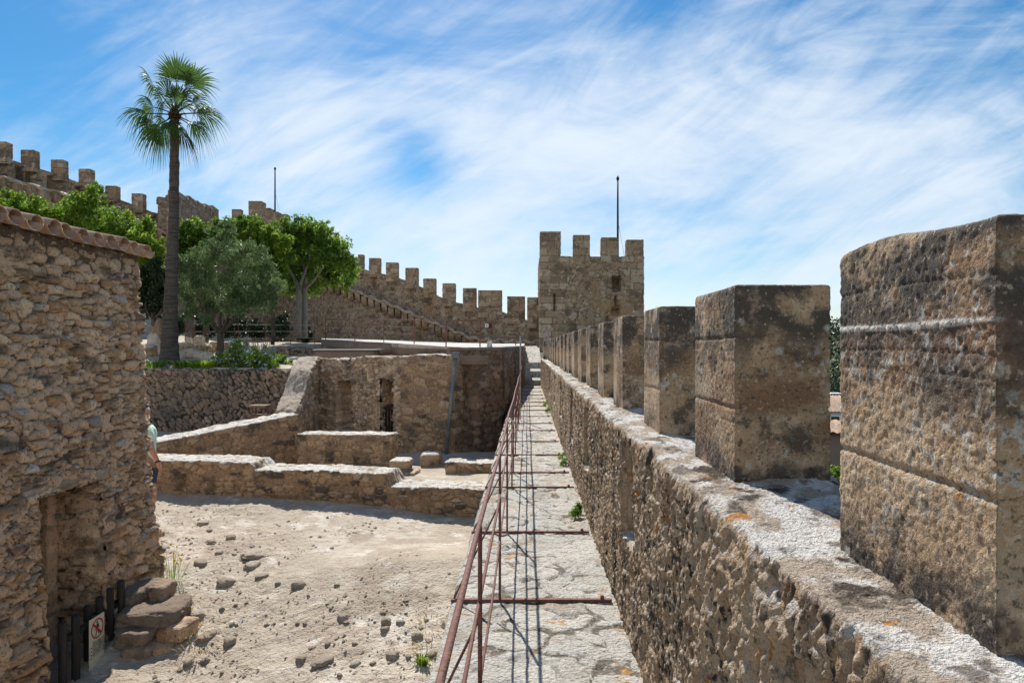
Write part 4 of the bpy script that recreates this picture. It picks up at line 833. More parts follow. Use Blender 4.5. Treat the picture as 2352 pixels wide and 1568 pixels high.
for i, (px0, px1, mt, o_) in enumerate(((1240.3, 1287, 531, .01), (1317, 1354, 539, .01), (1381, 1419, 544.5, .01), (1439, 1477.5, 550, .01))):
    m0, m1 = TA + te_ * af(px0) + tn_ * o_, TA + te_ * af(px1) + tn_ * o_
    ring_wall('merlon', m0, m1, .55, zt(1240, 600), EYE + (795 - mt) * K * m0[1], ashlar(.6, .36, .02, 365 + i, .03, .03), .05, M['castle'], tower, .12, qoff=i * 3.)
ring_wall('merlon', TA + te_ * af(1287.5) - tn_ * 4.4, TA + te_ * af(1330) - tn_ * 4.4, .5, zt(1240, 600), zt(1240, 577), eroded(.02, 370, .03), .08, M['castle'], tower, .2)
pole('tall dark flagpole on the square tower at the end of the walk', 1418.6, 414, 592, 36.6, .06)
sgn = thing('wall_sign', 'tiny white square sign beside a dark red box on the castle wall', 'sign', at(1115, 747, 37.5))
p = at(1117.5, 747, 37.9); box('plate', p - [.1, .01, .1], p + [.1, .01, .1], M['white'], sgn); box('print', p - [.025, .02, .04], p + [.03, -.012, .035], M['ink'], sgn)
p = at(1124, 747, 37.95); tag(box('red_box', p - [.13, .05, .15], p + [.13, .05, .14], M['redbox']), 'dark red box on the castle wall beside the tiny white sign', 'box')

# ------------------------------------------------------------------ trees
def limbs(name, chains, mat, parent):
    V, F, F3 = join([tube_vf(p, r, 9) for p, r in chains]); return mk(name, V, F, mat, parent, {'stone': np.full(len(V), .5)}, True, F3)
def curve(a, b, bend, n=7):
    a, b, bend = map(lambda v: np.array(v, float), (a, b, bend)); return [lerp(a, b, t) + bend * math.sin(t * math.pi) for t in np.linspace(0, 1, n)]
def clumps(pxs, Yd, dep, seed):
    g = np.random.default_rng(seed); r = []
    for (px, py, rp) in pxs:
        for k in range(1):
            Yc = Yd + g.uniform(-dep, dep); p = at(px, py, Yc); r.append((*p, rp * K * Yd * .78))
        for k in range(16):                         # smaller sprays round each clump
            d = g.normal(size=3); d /= np.linalg.norm(d); rr = rp * K * Yd; c = p + d * rr * np.array([1, .9, .9]) * g.uniform(.55, 1.3); r.append((*c, rr * g.uniform(.16, .46)))
    return r
def tree(name, label, base, Yd, pxs, dep, n, size, mat, trunk, seed, bark='bark', group=None, **kw):
    bz = at(*base, Yd); root = thing(name, label, 'tree' if 'tree' in name else 'shrub', bz, group)
    cl = clumps(pxs, Yd, dep, seed); leaf_mesh('crown', cl, n, size, M[mat], root, seed=seed, **kw)
    if trunk: limbs('trunk', trunk, M[bark], root)
    return root, cl
def branchset(b, cl, r0, fork, seed, k=7):
    g = np.random.default_rng(seed); b = np.array(b, float); f = np.array(fork, float); ch = [(curve(b - [0, 0, .3], f, (.06, 0, 0)), np.linspace(r0 * 1.25, r0, 7))]
    big = sorted(cl, key=lambda c: -c[3])[:k]
    for c in big: ch.append((curve(f - [0, 0, .05], c[:3], g.normal(size=3) * .2), np.linspace(r0 * .6, r0 * .12, 7)))
    return ch
# leafy tree above the tiled roof
L1 = [(25, 485, 42), (75, 480, 38), (120, 500, 46), (165, 492, 40), (205, 455, 26), (222, 432, 14), (205, 500, 52), (258, 500, 42), (290, 520, 40), (315, 535, 28), (240, 545, 50), (150, 540, 50), (60, 530, 50), (300, 555, 36), (335, 512, 12)]
cl = clumps(L1, 27, 1.2, 11); b = at(215, 760, 27)
tree('leafy_tree', 'bright green leafy tree rising above the tile roof of the house', (215, 760), 27, L1, 1.2, 27000, .14, 'leaf_bright', branchset(b, cl, .16, at(215, 640, 27), 3), 11, aspect=.5)
L1b = [(-40, 500, 60), (-10, 470, 40), (20, 545, 60)]
tree('leafy_tree', 'bright leafy tree cut by the left edge beside the tile roof', (-30, 720), 25, L1b, 1., 9000, .15, 'leaf_bright', branchset(at(-30, 720, 25), clumps(L1b, 25, 1, 12), .15, at(-30, 600, 25), 4, 3), 12, aspect=.5)
L2 = [(345, 565, 24), (360, 585, 20), (335, 590, 24), (325, 575, 15)]
tree('yellow_green_shrub', 'glowing yellow-green bush between the house corner and the palm trunk', (348, 640), 26.2, L2, .4, 5200, .12, 'leaf_yellow', None, 13, aspect=.5)
L3 = [(340, 625, 34), (365, 610, 26), (350, 665, 36), (385, 640, 22), (330, 690, 26), (370, 690, 30), (355, 715, 22)]
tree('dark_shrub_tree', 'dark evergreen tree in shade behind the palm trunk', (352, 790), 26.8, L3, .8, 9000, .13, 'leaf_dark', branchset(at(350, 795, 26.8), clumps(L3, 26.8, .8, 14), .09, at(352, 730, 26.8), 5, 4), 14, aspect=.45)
# olive
LO = [(455, 600, 38), (500, 570, 38), (550, 590, 42), (590, 620, 40), (620, 650, 30), (430, 650, 36), (475, 645, 42), (530, 650, 46), (580, 680, 36), (440, 700, 28), (490, 700, 34), (545, 705, 32), (410, 615, 24), (618, 690, 24), (640, 650, 16), (400, 670, 18), (520, 540, 28), (470, 730, 14)]
cl = clumps(LO, 24.5, .9, 15); bo = at(503, 815, 24.5); fk = at(505, 762, 24.5)
ch = [(curve(bo - [0, 0, .2], fk, (.02, 0, 0)), np.linspace(.15, .10, 7))]
for tx, ty in ((466, 700), (487, 705), (508, 690), (533, 700), (556, 712), (575, 690), (450, 680)): ch.append((curve(fk - [0, 0, .05], at(tx, ty, 24.5 + random.uniform(-.6, .6)), (random.uniform(-.1, .1), 0, -.08)), np.linspace(.07, .025, 7)))
root = thing('olive_tree', 'grey-green olive tree with forked trunk behind the flowering shrub', 'tree', bo); leaf_mesh('crown', cl, 30000, .12, M['leaf_olive'], root, seed=15, aspect=.26, shell=.35); limbs('trunk', ch, M['bark'], root)
# broad tree on the right with two pale trunks
LM = [(720, 560, 50), (760, 580, 42), (790, 600, 34), (680, 560, 46), (640, 570, 42), (600, 545, 34), (620, 600, 44), (680, 610, 50), (735, 620, 46), (775, 640, 34), (800, 625, 22), (700, 530, 30), (740, 528, 22), (660, 525, 28), (690, 655, 34), (650, 640, 30), (695, 512, 10), (730, 517, 9), (590, 580, 36), (755, 560, 40), (810, 600, 12)]
cl = clumps(LM, 30.5, 1.4, 16); bm_ = at(697, 772, 30.5)
ch = [(curve(at(684, 775, 30.3), at(686, 655, 30.3), (0, 0, 0)), np.linspace(.15, .12, 7)), (curve(at(699, 775, 30.6), at(700, 650, 30.6), (0, 0, 0)), np.linspace(.145, .11, 7)),
      (curve(at(700, 660, 30.6), at(738, 618, 29.6), (0, 0, -.1)), np.linspace(.08, .03, 7)), (curve(at(700, 655, 30.6), at(690, 590, 30.6), (.1, 0, 0)), np.linspace(.10, .04, 7)), (curve(at(686, 660, 30.3), at(655, 600, 30.3), (0, 0, 0)), np.linspace(.09, .03, 7)), (curve(at(686, 660, 30.3), at(720, 570, 30.3), (0, 0, 0)), np.linspace(.08, .03, 7))]
root = thing('broad_tree', 'broad green tree on two pale trunks in front of the castle wall', 'tree', bm_); leaf_mesh('crown', cl, 34000, .14, M['leaf_mid'], root, seed=16, aspect=.5, shell=.35); limbs('trunk', ch, M['trunkwhite'], root)
LY = [(560, 515, 20), (575, 545, 24), (612, 560, 26), (628, 590, 30), (600, 535, 22), (640, 560, 22), (650, 600, 22), (585, 520, 14)]
tree('yellow_green_tree', 'yellow-green young tree between the olive and the broad tree', (625, 770), 28.4, LY, .5, 13000, .13, 'leaf_bright', branchset(at(625, 775, 28.4), clumps(LY, 28.4, .5, 17), .07, at(622, 660, 28.4), 6, 4), 17, aspect=.5)
LB = [(420, 545, 26), (455, 530, 30), (540, 525, 30), (575, 530, 30), (440, 560, 36), (480, 540, 34), (520, 530, 30), (430, 525, 18), (415, 590, 26), (555, 540, 30), (500, 570, 34)]
tree('leafy_tree', 'light green leafy tree behind the olive crown and palm trunk', (470, 770), 29, LB, .8, 14000, .14, 'leaf_mid', branchset(at(470, 780, 29), clumps(LB, 29, .8, 18), .11, at(470, 650, 29), 7, 5), 18, aspect=.5)

# ------------------------------------------------------------------ fan palm
PY = 23.; pb = at(388, 838, PY); pc = at(401, 282, PY)
palm = thing('fan_palm', 'tall fan palm with slim leaning trunk on the garden terrace', 'palm tree', pb)
zs = np.linspace(0, 1, 90); tx = np.interp(zs, [0, .25, .6, 1], [388, 391, 398.5, 401]); pts = np.array([at(x, lerp(842, 275, z), PY) for x, z in zip(tx, zs)])
rad = np.interp(zs, [0, .03, .10, .3, .6, .95, 1], [.36, .32, .265, .205, .16, .135, .13]) * (1 + .025 * np.sin(zs * 170) + .01 * np.sin(zs * 77))
V, F, F3 = tube_vf(pts, rad, 26); V = V + (fbm(V, 5, 3, 400)[:, None] - .5) * .04; mk('trunk', V, F, M['palmbark'], palm, {'stone': np.full(len(V), .5)}, True, F3)
V, F, _ = leaves_vf([(*(pc + [0, 0, -.05]), .14), (*(pc + [0, 0, .25]), .15)], 200, .30, aspect=.22, seed=401, shell=.6); mk('leaf_boots', V, F, material('boot_fibre', (.10, .06, .04), trans=.1), palm, smooth=False)
def frond(dx, dz, depth, plen, R, droop, seed, old=0., roll=0.):
    """petiole + pleated fan whose free tips hang; dx, dz in metres towards the blade centre, depth away from the camera"""
    g = np.random.default_rng(seed); d = np.array([dx, depth, dz], float); d /= np.linalg.norm(d); hub0 = pc + np.array([0, 0, .25 + .1 * d[2]])
    side = np.cross(d, [0, 0, 1.]); side = side / np.linalg.norm(side) if np.linalg.norm(side) > .1 else np.array([1., 0, 0]); nn = np.cross(side, d); nn /= np.linalg.norm(nn)
    c, s = math.cos(roll), math.sin(roll); side, nn = side * c + nn * s, nn * c - side * s
    pp = [hub0 + d * plen * t + np.array([0, 0, -.10 * droop * t * t]) for t in np.linspace(0, 1, 6)]; hub = pp[-1]
    parts = [tube_vf(pp, np.linspace(.028, .014, 6), 6)]; tones = [.2] * len(parts[0][0])
    n = 28; span = math.radians(82); rs = np.array([.03, .22, .42, .58, .74, .88, 1.0])
    V = []; F = []
    for k in range(n):
        th = -span + 2 * span * (k + .5) / n; half = span / n; Lk = R * (1 - .28 * (abs(th) / span) ** 2) * g.uniform(.9, 1.08); dr = droop * g.uniform(.75, 1.3)
        for j, r in enumerate(rs):
            wv = np.interp(r, [0, .55, .75, 1.], [1, 1., .5, .06]) * half * Lk * r if r <= .56 else np.interp(r, [.55, .68, .85, 1.], [1, .5, .3, .04]) * half * Lk * .56
            dirv = d * math.cos(th) + side * math.sin(th); perp = -d * math.sin(th) + side * math.cos(th)
            p = hub + dirv * Lk * r + nn * (.10 * R * math.cos(th * 1.2) * r - .25 * R * (abs(math.sin(th)) ** 2) * r * r) + nn * .012 * (1 if k % 2 else -1) * (r < .6) + np.array([0, 0, -1.]) * dr * R * (max(0, r - .3) / .7) ** 2.1 * .8
            if r > .6: p = p + dirv * -.10 * dr * (r - .6)
            V += [p - perp * wv, p + perp * wv]
        b_ = k * 14
        for j in range(6): F.append([b_ + 2 * j, b_ + 2 * j + 1, b_ + 2 * j + 3, b_ + 2 * j + 2])
        tones += [min(1, .25 + .5 * g.random())] * 14
    parts.append((np.array(V), F, []))
    V, F, F3 = join(parts); mk('frond', V, F, M['palmdry'] if old else M['palm'], palm, {'stone': tones}, False, F3)
fr_ = [(396, 150, .35, 1.05, .15), (420, 158, -.3, 1., .2), (438, 176, .15, .95, .35), (464, 172, -.2, 1., .4), (341, 170, -.15, 1., .45), (368, 168, .3, .95, .3), (404, 205, -.6, .85, .5), (350, 206, .3, .9, .6), (456, 208, .3, .85, .6),
       (324, 222, .2, .9, .7), (316, 250, -.25, .95, .8), (334, 280, .15, .9, .85), (494, 246, -.1, 1., .65), (430, 304, -.1, .8, .85), (468, 238, .4, .85, .6), (361, 298, -.2, .85, .85), (462, 280, .1, .9, .85), (350, 256, .6, .75, .8), (446, 262, .6, .75, .8), (385, 285, -.45, .75, .9), (420, 284, -.5, .75, .9), (398, 190, .5, .9, .4), (378, 222, .4, .85, .6), (428, 222, -.4, .85, .6), (404, 215, .7, .85, .6)]
for i, (bx_, by_, dp, R, dr) in enumerate(fr_):
    dx, dz = (bx_ - 403) * K * PY, (258 - by_) * K * PY; Ln = math.sqrt(dx * dx + dz * dz + dp * dp); R *= 1.06; frond(dx, dz, dp, max(.3, Ln - .42 * R), R, dr, 410 + i, old=1 if i == 13 else 0, roll=(.85 if dx > 0 else -.85) * (1 if i % 2 else .3) if abs(dx) > .45 else .2 * math.sin(i * 2.3))

# ------------------------------------------------------------------ garden plants, boulders
sh = thing('flowering_shrub', 'bushy green shrub covered with pale blue flowers on the garden wall', 'shrub', at(555, 852, 22.1))
LS = [(520, 826, 26), (555, 816, 30), (590, 822, 28), (618, 832, 22), (570, 842, 24), (540, 846, 20), (500, 838, 18), (600, 850, 16)]
cl = clumps(LS, 22.1, .35, 21); leaf_mesh('foliage', cl, 12000, .08, M['leaf_yellow'], sh, seed=21, aspect=.45); V, F, st = leaves_vf([(c[0], c[1] - .05, c[2], c[3] * 1.04) for c in cl], 900, .05, aspect=.9, seed=22, shell=.95); mk('blossoms', V, F, M['blue'], sh, None, False)
cl = clumps([(655, 838, 18), (636, 822, 16)], 22.8, .3, 23); sb = thing('olive_shrub', 'dull olive shrub right of the blue flowering shrub', 'shrub', at(650, 852, 22.8)); leaf_mesh('foliage', cl, 2500, .07, M['leaf_mid'], sb, seed=23)
def herb(name, label, x, y, z, n, h, spr, seed, mat='leaf_mid', cat='plant', flowers=0, group=None, w=.012, lean=.5, fm='yellow'):
    t_ = thing(name, label, cat, (x, y, z), group); V, F, F3 = tuft_vf(x, y, z - .02, n, h, spr, seed, w, lean); mk('leaves', V, F, M[mat], t_, {'stone': np.random.default_rng(seed).random(len(V))}, False, F3)
    if flowers:
        g = np.random.default_rng(seed + 1); V, F, st = leaves_vf([(x + g.normal() * spr, y + g.normal() * spr, z + h * g.uniform(.6, 1.15), .012) for _ in range(flowers)], flowers * 6, .024, aspect=.9, seed=seed, shell=.2); mk('flowers', V, F, M[fm], t_, None, False)
    return t_
for i, (px, py, lab) in enumerate(((352, 850, 'spiky green plant against the foot of the palm trunk'), (424, 845, 'low green plant right of the palm trunk'), (452, 850, 'sprawling low herb on the garden wall edge'), (480, 852, 'yellowish herb left of the blue flowering shrub'))):
    p = at(px, py, 22); herb('garden_plant', lab, p[0], p[1], ground_z(p[0], p[1]), 160, .32, .35, 30 + i, 'leaf_yellow' if i == 3 else 'leaf_mid', w=.02, lean=.8)
for i, (px, py, lab) in enumerate(((470, 800, 'dry seed-headed weed below the thin railing'), (555, 792, 'tall pale-flowered weed behind the flowering shrub'), (600, 795, 'thin weed with white flower heads near the thin railing'), (440, 812, 'dry weed among the pale garden boulders'))):
    p = at(px, py, 25.5); herb('dry_weed', lab, p[0], p[1], ground_z(p[0], p[1]), 40, .75, .45, 40 + i, 'straw', flowers=14, fm='white_petal')
for i, (px, py, w_, h_, Yd, lab) in enumerate(((425, 795, 40, 18, 25.6, 'pale boulder right of the palm trunk'), (440, 815, 46, 24, 24.6, 'broad tan boulder on the garden slope by the palm'), (470, 800, 36, 18, 25.8, 'flat grey boulder left of the olive trunk'), (465, 826, 40, 22, 24, 'rough tan boulder under the olive tree'), (492, 792, 22, 12, 26.4, 'small pale boulder behind the olive trunk'), (415, 825, 30, 20, 24.4, 'low boulder touching the palm trunk'), (528, 792, 30, 14, 26.2, 'grey boulder right of the olive trunk'), (457, 778, 22, 16, 28.6, 'rounded white boulder behind the thin railing'), (360, 735, 30, 16, 26.9, 'boulder in the shade left of the palm'), (352, 770, 28, 14, 26, 'dark flat boulder left of the palm trunk'), (340, 800, 36, 18, 25, 'grey boulder next to the house corner on the terrace'))):
    p = at(px, py, Yd); z_ = ground_z(p[0], p[1]); hz = max(h_ * K * Yd, p[2] + h_ * K * Yd * .5 - z_ + .1)
    o = rockmesh('boulder', (w_ * K * Yd, w_ * K * Yd * .8, hz), M['rock' if i % 2 else 'low'], 40 + i, None, 22, .28, 3.2); o.location = Vector((p[0], p[1], z_ + hz * .35)); tag(o, lab, 'boulder')
for i, (px, py, r_, Yd, lab) in enumerate(((470, 748, 24, 33, 'added dark low shrub for the shade behind the thin railing left of the olive trunk'), (540, 742, 26, 34, 'added dark shrub for the shade behind the thin railing right of the olive trunk'), (590, 752, 20, 33, 'added small dark shrub for the shade behind the middle of the thin railing'), (640, 745, 24, 34, 'added dark shrub for the shade left of the two pale trunks'), (700, 765, 14, 32, 'added low green shrub for the shade at the foot of the pale trunks'), (400, 742, 24, 30, 'dark shrub just right of the palm trunk'))):  # dark foliage added to stand for the shade behind the thin railing
    p = at(px, py, Yd); t_ = thing('shade_shrub', lab, 'shrub', (p[0], p[1], ground_z(p[0], p[1]))); leaf_mesh('foliage', clumps([(px, py, r_), (px - r_ * .7, py + r_ * .4, r_ * .6), (px + r_ * .7, py + r_ * .4, r_ * .6), (px, py + r_ * .7, r_ * .8)], Yd, .3, 50 + i), 2200, .13, M['leaf_dark'], t_, seed=50 + i)
# weeds along the foot of the parapet
for i, (x, y, n, h, lab) in enumerate(((.47, 5.02 + 1.55, 90, .15, 'leafy green weed growing at the foot of the parapet beside the nearest loophole'), (.50, 9.1, 50, .13, 'small green weed at the parapet foot midway along the walk'), (.50, 9.7, 24, .10, 'tiny weed tuft just beyond the small midway weed'), (.5, 16.3, 60, .16, 'bright weed tuft far along the parapet foot'), (.5, 18.2, 50, .16, 'farthest bright weed tuft along the parapet foot'))):
    if i == 0: y = 6.35
    t_ = thing('green_weed', lab, 'weed', (x, y, 0)); g = np.random.default_rng(60 + i); V, F, st = leaves_vf([(x, y, h * .5, h * .42), (x - .04, y - .03, h * .35, h * .32), (x + .02, y + .04, h * .7, h * .3)], n * 4, .034, aspect=.4, seed=60 + i, shell=.3, up=.6); mk('leaves', V, F, M['leaf_bright'], t_, {'stone': st}, False)
p = on_ground(396, 1338); herb('yellow_weed', 'spindly weed with yellow flowers growing by the house corner', *p, 34, .40, .15, 70, 'leaf_mid', 'weed', 14, w=.004, lean=.9)
p = on_ground(970, 1525); herb('green_weed', 'small green weed on the dirt next to the walkway edge', *p, 40, .14, .05, 72, 'leaf_bright', 'weed')
g = np.random.default_rng(75); gp = []
for px, py, n, sp_ in ((990, 1440, 46, .22), (1000, 1500, 40, .2), (440, 1450, 70, .25), (420, 1395, 40, .2), (455, 1490, 40, .2), (395, 1460, 30, .12)):
    p = on_ground(px, py); gp.append(tuft_vf(*p, n, .09, sp_, int(px + py), .004, 1.6))
V, F, F3 = join(gp); tag(mk('dry_grass', V, F, M['straw'], None, {'stone': g.random(len(V))}, False, F3), 'wisps of dry straw-coloured grass on the dirt yard', 'grass', kind='stuff')

# ------------------------------------------------------------------ loose stones on the yard
named = [(1160, 750, 130, .55, 'dark oblong stone alone in the middle of the dirt yard'), (1510, 985, 112, .75, 'dark rounded stone standing up on the dirt'), (1850, 1012, 112, .6, 'pitted grey stone just above a smaller round one'), (1840, 1090, 72, .75, 'small round dark stone below the pitted grey one'), (2095, 1150, 105, .7, 'tall grey stone close to the walkway edge'), (1900, 1300, 130, .6, 'large dark angular stone near the green weed'), (2025, 1328, 66, .6, 'dark stone between the large angular one and the weed'), (1612, 1362, 92, .55, 'grey pitted stone at the bottom of the yard'), (1350, 1352, 190, .28, 'wide flat layered stone half buried in the dirt'), (1180, 1335, 92, .5, 'brown humped stone left of the wide flat one'), (625, 1172, 140, .6, 'big tan rounded stone near the broken masonry'), (440, 1150, 160, .4, 'pale flat-topped stone beside the broken masonry'), (365, 990, 108, .6, 'rough tan stone in the dry grass by the masonry'), (590, 702, 165, .5, 'long brown stone below the yellow weed'), (395, 590, 130, .4, 'pale wedge-shaped stone right of the yellow weed'), (800, 590, 150, .45, 'long grey stone with lighter top'), (800, 530, 185, .25, 'thin brown stone ledge behind the long grey stone'), (485, 420, 72, .5, 'tan stone in the upper left of the yard'), (630, 388, 98, .45, 'pale broken stone in the upper yard'), (540, 515, 80, .45, 'grey flat stone left of the light flake'), (660, 530, 40, .7, 'small light upright flake of stone'), (415, 270, 88, .4, 'brown flat stone near the low wall'), (462, 322, 60, .45, 'small brown stone below the flat one'), (95, 350, 50, .7, 'dark stone close to the house wall'), (880, 685, 112, .35, 'low grey double-humped stone'), (1000, 750, 50, .5, 'small grey stone left of the dark oblong one'), (560, 945, 50, .8, 'little pointed brown stone'), (305, 1340, 112, .4, 'tan stone in front of the house shadow'), (432, 1325, 84, .6, 'grey stone in the dry grass at the bottom left'), (2230, 1290, 125, .4, 'dark slab beside the walkway edge'), (1960, 1042, 70, .5, 'brown stone right of the pitted grey one'), (1825, 950, 62, .5, 'pale squarish stone on the smooth dirt'), (1388, 1215, 62, .5, 'light-edged chip above the wide flat stone'), (1270, 1247, 62, .4, 'brown chip left of the light-edged one'), (800, 460, 42, .6, 'small white stone in the upper yard'), (1240, 838, 32, .9, 'small dark pebble below the oblong stone'), (1388, 232, 28, 1., 'single black pebble near the low wall'), (910, 1050, 42, .7, 'round grey pebble in the lower yard')]
variants = [rockmesh('loose_stone', (1, .8, .6), M['rock'], 80 + i, None, 20, .34, 2.6 + .5 * (i % 4)) for i in range(9)]
proto = [v.data for v in variants]
for v in variants: bpy.data.objects.remove(v)
def stone(name, px, py, w, hr, i, label, cat, group=None):
    p = on_ground(px, py); wm = w * .88 * K * p[1]; o = bpy.data.objects.new(name, proto[i % 9]); h = wm * hr; o.location = Vector((p[0], p[1], p[2] + h * .22)); o.scale = (wm, wm * .95, h / .6)
    o.rotation_euler = (0, .12 * math.sin(i * 2.1), (i * 2.4) % 6.28 if w < 60 else .5 * math.sin(i * 1.9)); put(o); tag(o, label, cat, group)
for i, (zx, zy, w_, hr, lab) in enumerate(named): stone('loose_stone', (600 + zx / 1.96) / 1.7415, (1950 + (zy + w_ * hr * .3) / 1.96) / 1.7415, w_ / 1.96 / 1.7415, hr, i, lab, 'stone')
g = np.random.default_rng(90); k = 0
while k < 55:
    px, py = g.uniform(365, 1075), g.uniform(1150, 1560)
    edge_ = 1190 - (py - 870) * .265
    if px > edge_ - 30 or (px < 440 and py > 1330): continue
    if g.random() > (.95 if py > 1380 else .75 if px < 620 else .22): continue
    stone('loose_stone', px, py, float(np.clip(g.lognormal(1.95, .42), 4, 18)), g.uniform(.35, .8), 40 + k, 'small loose stone lying on the dirt yard', 'stone', 'small loose stones scattered over the dirt yard'); k += 1
n = 4200; g = np.random.default_rng(91); gx = g.uniform(-6.5, -.6, n * 3); gy = g.uniform(4.8, 11.5, n * 3)
dens = fbm(np.stack([gx, gy, 0 * gx], -1), 1.2, 4, 92) - .22 * sst(gx, -4, -2.2) * sst(gy, 7, 8.5); o_ = np.argsort(-dens + g.random(n * 3) * .45)[:n]; gx, gy = gx[o_], gy[o_]
gz = HT(gx, gy); sz = np.clip(g.lognormal(-4.75, .55, n), .003, .035); oct_ = np.array([[1, 0, 0], [-1, 0, 0], [0, 1, 0], [0, -1, 0], [0, 0, .7], [0, 0, -.7]]); of = np.array([[0, 2, 4], [2, 1, 4], [1, 3, 4], [3, 0, 4], [2, 0, 5], [1, 2, 5], [3, 1, 5], [0, 3, 5]])
# pebbles sit on the displaced sheet: look its height up in the fine grid
gi = np.clip(np.searchsorted(xs, gx), 0, len(xs) - 1); gj = np.clip(np.searchsorted(ys, gy), 0, len(ys) - 1); gz = Zr.reshape(len(ys), len(xs))[gj, gi]
V = (np.stack([gx, gy, gz + sz * .25], -1)[:, None] + (oct_[None] * (1 + .5 * (g.random((n, 6, 3)) - .5))) * sz[:, None, None] * np.array([1, 1, .75])).reshape(-1, 3); F3 = (np.arange(n)[:, None, None] * 6 + of[None]).reshape(-1, 3)
tag(mk('gravel', V, [], M['rock'], None, {'stone': np.repeat(g.random(n), 6)}, False, F3), 'fine gravel and chips strewn over the dirt yard', 'gravel', kind='stuff')
for o in list(C.objects):              # set the loose stones down on the uneven dirt
    if o.name.startswith('loose_stone'):
        i_ = min(len(xs) - 1, int(np.searchsorted(xs, o.location.x))); j_ = min(len(ys) - 1, int(np.searchsorted(ys, o.location.y))); hh_ = o.scale.z * .6; o.location.z = Zr.reshape(len(ys), len(xs))[j_, i_] + hh_ * .08

# ------------------------------------------------------------------ person half hidden by the house corner
YP = 9.9; zf = ground_z(-5.45, YP); 
def pp(px, h, dy=0.): return Vector((float((px - 6 - 1210) * K * (YP + dy)), YP + dy, zf + h))
per = None
def skin(name, verts, edges, mat, parent, sub=2, root=0):
    me = bpy.data.meshes.new(name); org = Vector(WL[parent]) if parent in WL else Vector((0, 0, 0)); me.from_pydata([Vector(v[0]) - org for v in verts], edges, []); o = bpy.data.objects.new(name, me); put(o, parent)
    if parent in WL: WL[o] = WL[parent]
    m = o.modifiers.new('skin', 'SKIN'); m.use_smooth_shade = True
    for i, v in enumerate(verts):
        sv = me.skin_vertices[0].data[i]; r = v[1]; sv.radius = r if isinstance(r, tuple) else (r, r); sv.use_root = i == root
    s = o.modifiers.new('subsurf', 'SUBSURF'); s.levels = s.render_levels = sub; me.materials.append(mat); return o
per = thing('person', 'person in mint T-shirt and navy shorts half hidden by the house corner', 'person', pp(335, 0))
bv = [(pp(337, .95), .145), (pp(336, 1.12), .135), (pp(335, 1.32), .15), (pp(334, 1.47), .10), (pp(334.5, 1.56), .058), (pp(337, 1.68), .092), (pp(337, 1.76), .085),            # 0 pelvis .. 6 head
      (pp(341, .88, -.08), .10), (pp(356, .52, -.12), .068), (pp(343, .10, -.1), .042), (pp(353, .04, -.1), .035),                                                                       # 7 near leg: hip, knee forward, ankle, toe
      (pp(333, .88, .08), .10), (pp(322, .50, .1), .068), (pp(305, .12, .1), .042), (pp(312, .04, .1), .035),
      (pp(344, 1.44, -.19), .058), (pp(352.5, 1.20, -.24), .045), (pp(368.5, 1.00, -.24), .030), (pp(371, .96, -.24), (.024, .034)), (pp(372.5, .92, -.24), (.020, .038)),                # 15 near arm
      (pp(330, 1.44, .19), .058), (pp(318, 1.2, .24), .045), (pp(306, 1.0, .22), .03), (pp(303, .93, .22), (.02, .035))]
be = [(0, 1), (1, 2), (2, 3), (3, 4), (4, 5), (5, 6), (0, 7), (7, 8), (8, 9), (9, 10), (0, 11), (11, 12), (12, 13), (13, 14), (3, 15), (15, 16), (16, 17), (17, 18), (18, 19), (3, 20), (20, 21), (21, 22), (22, 23)]
for k, (dxp, dyy, ln) in enumerate(((-2.2, -.028, .075), (-1.0, -.01, .085), (.6, .008, .08), (1.6, .026, .066))):   # four fingers and the thumb of the near hand
    b_ = len(bv); p0_ = pp(372.5 + dxp * .5, .905, -.24 + dyy); bv += [(p0_, .0095), (pp(372.8 + dxp, .905 - ln * .55, -.24 + dyy), .0085), (pp(371.8 + dxp, .905 - ln, -.24 + dyy), .007)]; be += [(19, b_), (b_, b_ + 1), (b_ + 1, b_ + 2)]
b_ = len(bv); bv += [(pp(374.5, .935, -.275), .010), (pp(376, .89, -.285), .008)]; be += [(18, b_), (b_, b_ + 1)]
skin('body', bv, be, M['skin'], per)
skin('shirt', [(pp(337, .93), .165), (pp(336.5, 1.12), .165), (pp(335.5, 1.32), .178), (pp(334.5, 1.46), .125), (pp(344.5, 1.43, -.19), .082), (pp(350.5, 1.27, -.225), .078), (pp(329, 1.43, .19), .082), (pp(320, 1.26, .23), .078)], [(0, 1), (1, 2), (2, 3), (3, 4), (4, 5), (3, 6), (6, 7)], M['shirt'], per)
skin('shorts', [(pp(337, .94), .165), (pp(341.5, .80, -.08), .135), (pp(352, .58, -.11), .105), (pp(333, .80, .08), .135), (pp(324, .58, .1), .105)], [(0, 1), (1, 2), (0, 3), (3, 4)], M['shorts'], per)
tube('watch', [pp(366.8, 1.025, -.24), pp(368.2, 1.005, -.24)], .036, M['black'], per, 12)
skin('cap', [(pp(332, 1.76), .07), (pp(333, 1.73), .078), (pp(342, 1.66), (.012, .04)), (pp(348, 1.59), (.010, .03))], [(0, 1), (1, 2), (2, 3)], M['cap'], per, root=1)
skin('hair', [(pp(333, 1.70), .085), (pp(332.5, 1.63), .06)], [(0, 1)], M['hair'], per)
for n_, q_ in (('eye', [(pp(343.6, 1.675, -.045), .012), (pp(343.9, 1.675, -.045), .010)]), ('nose', [(pp(344, 1.66), .012), (pp(346, 1.645), .014)]), ('ear', [(pp(337, 1.68, -.09), (.012, .03)), (pp(337, 1.65, -.092), (.010, .022))]), ('mouth', [(pp(343.3, 1.615, -.02), .010), (pp(343.3, 1.615, .02), .010)])): skin(n_, q_, [(0, 1)], M['hair'] if n_ == 'eye' else M['skin'], per)
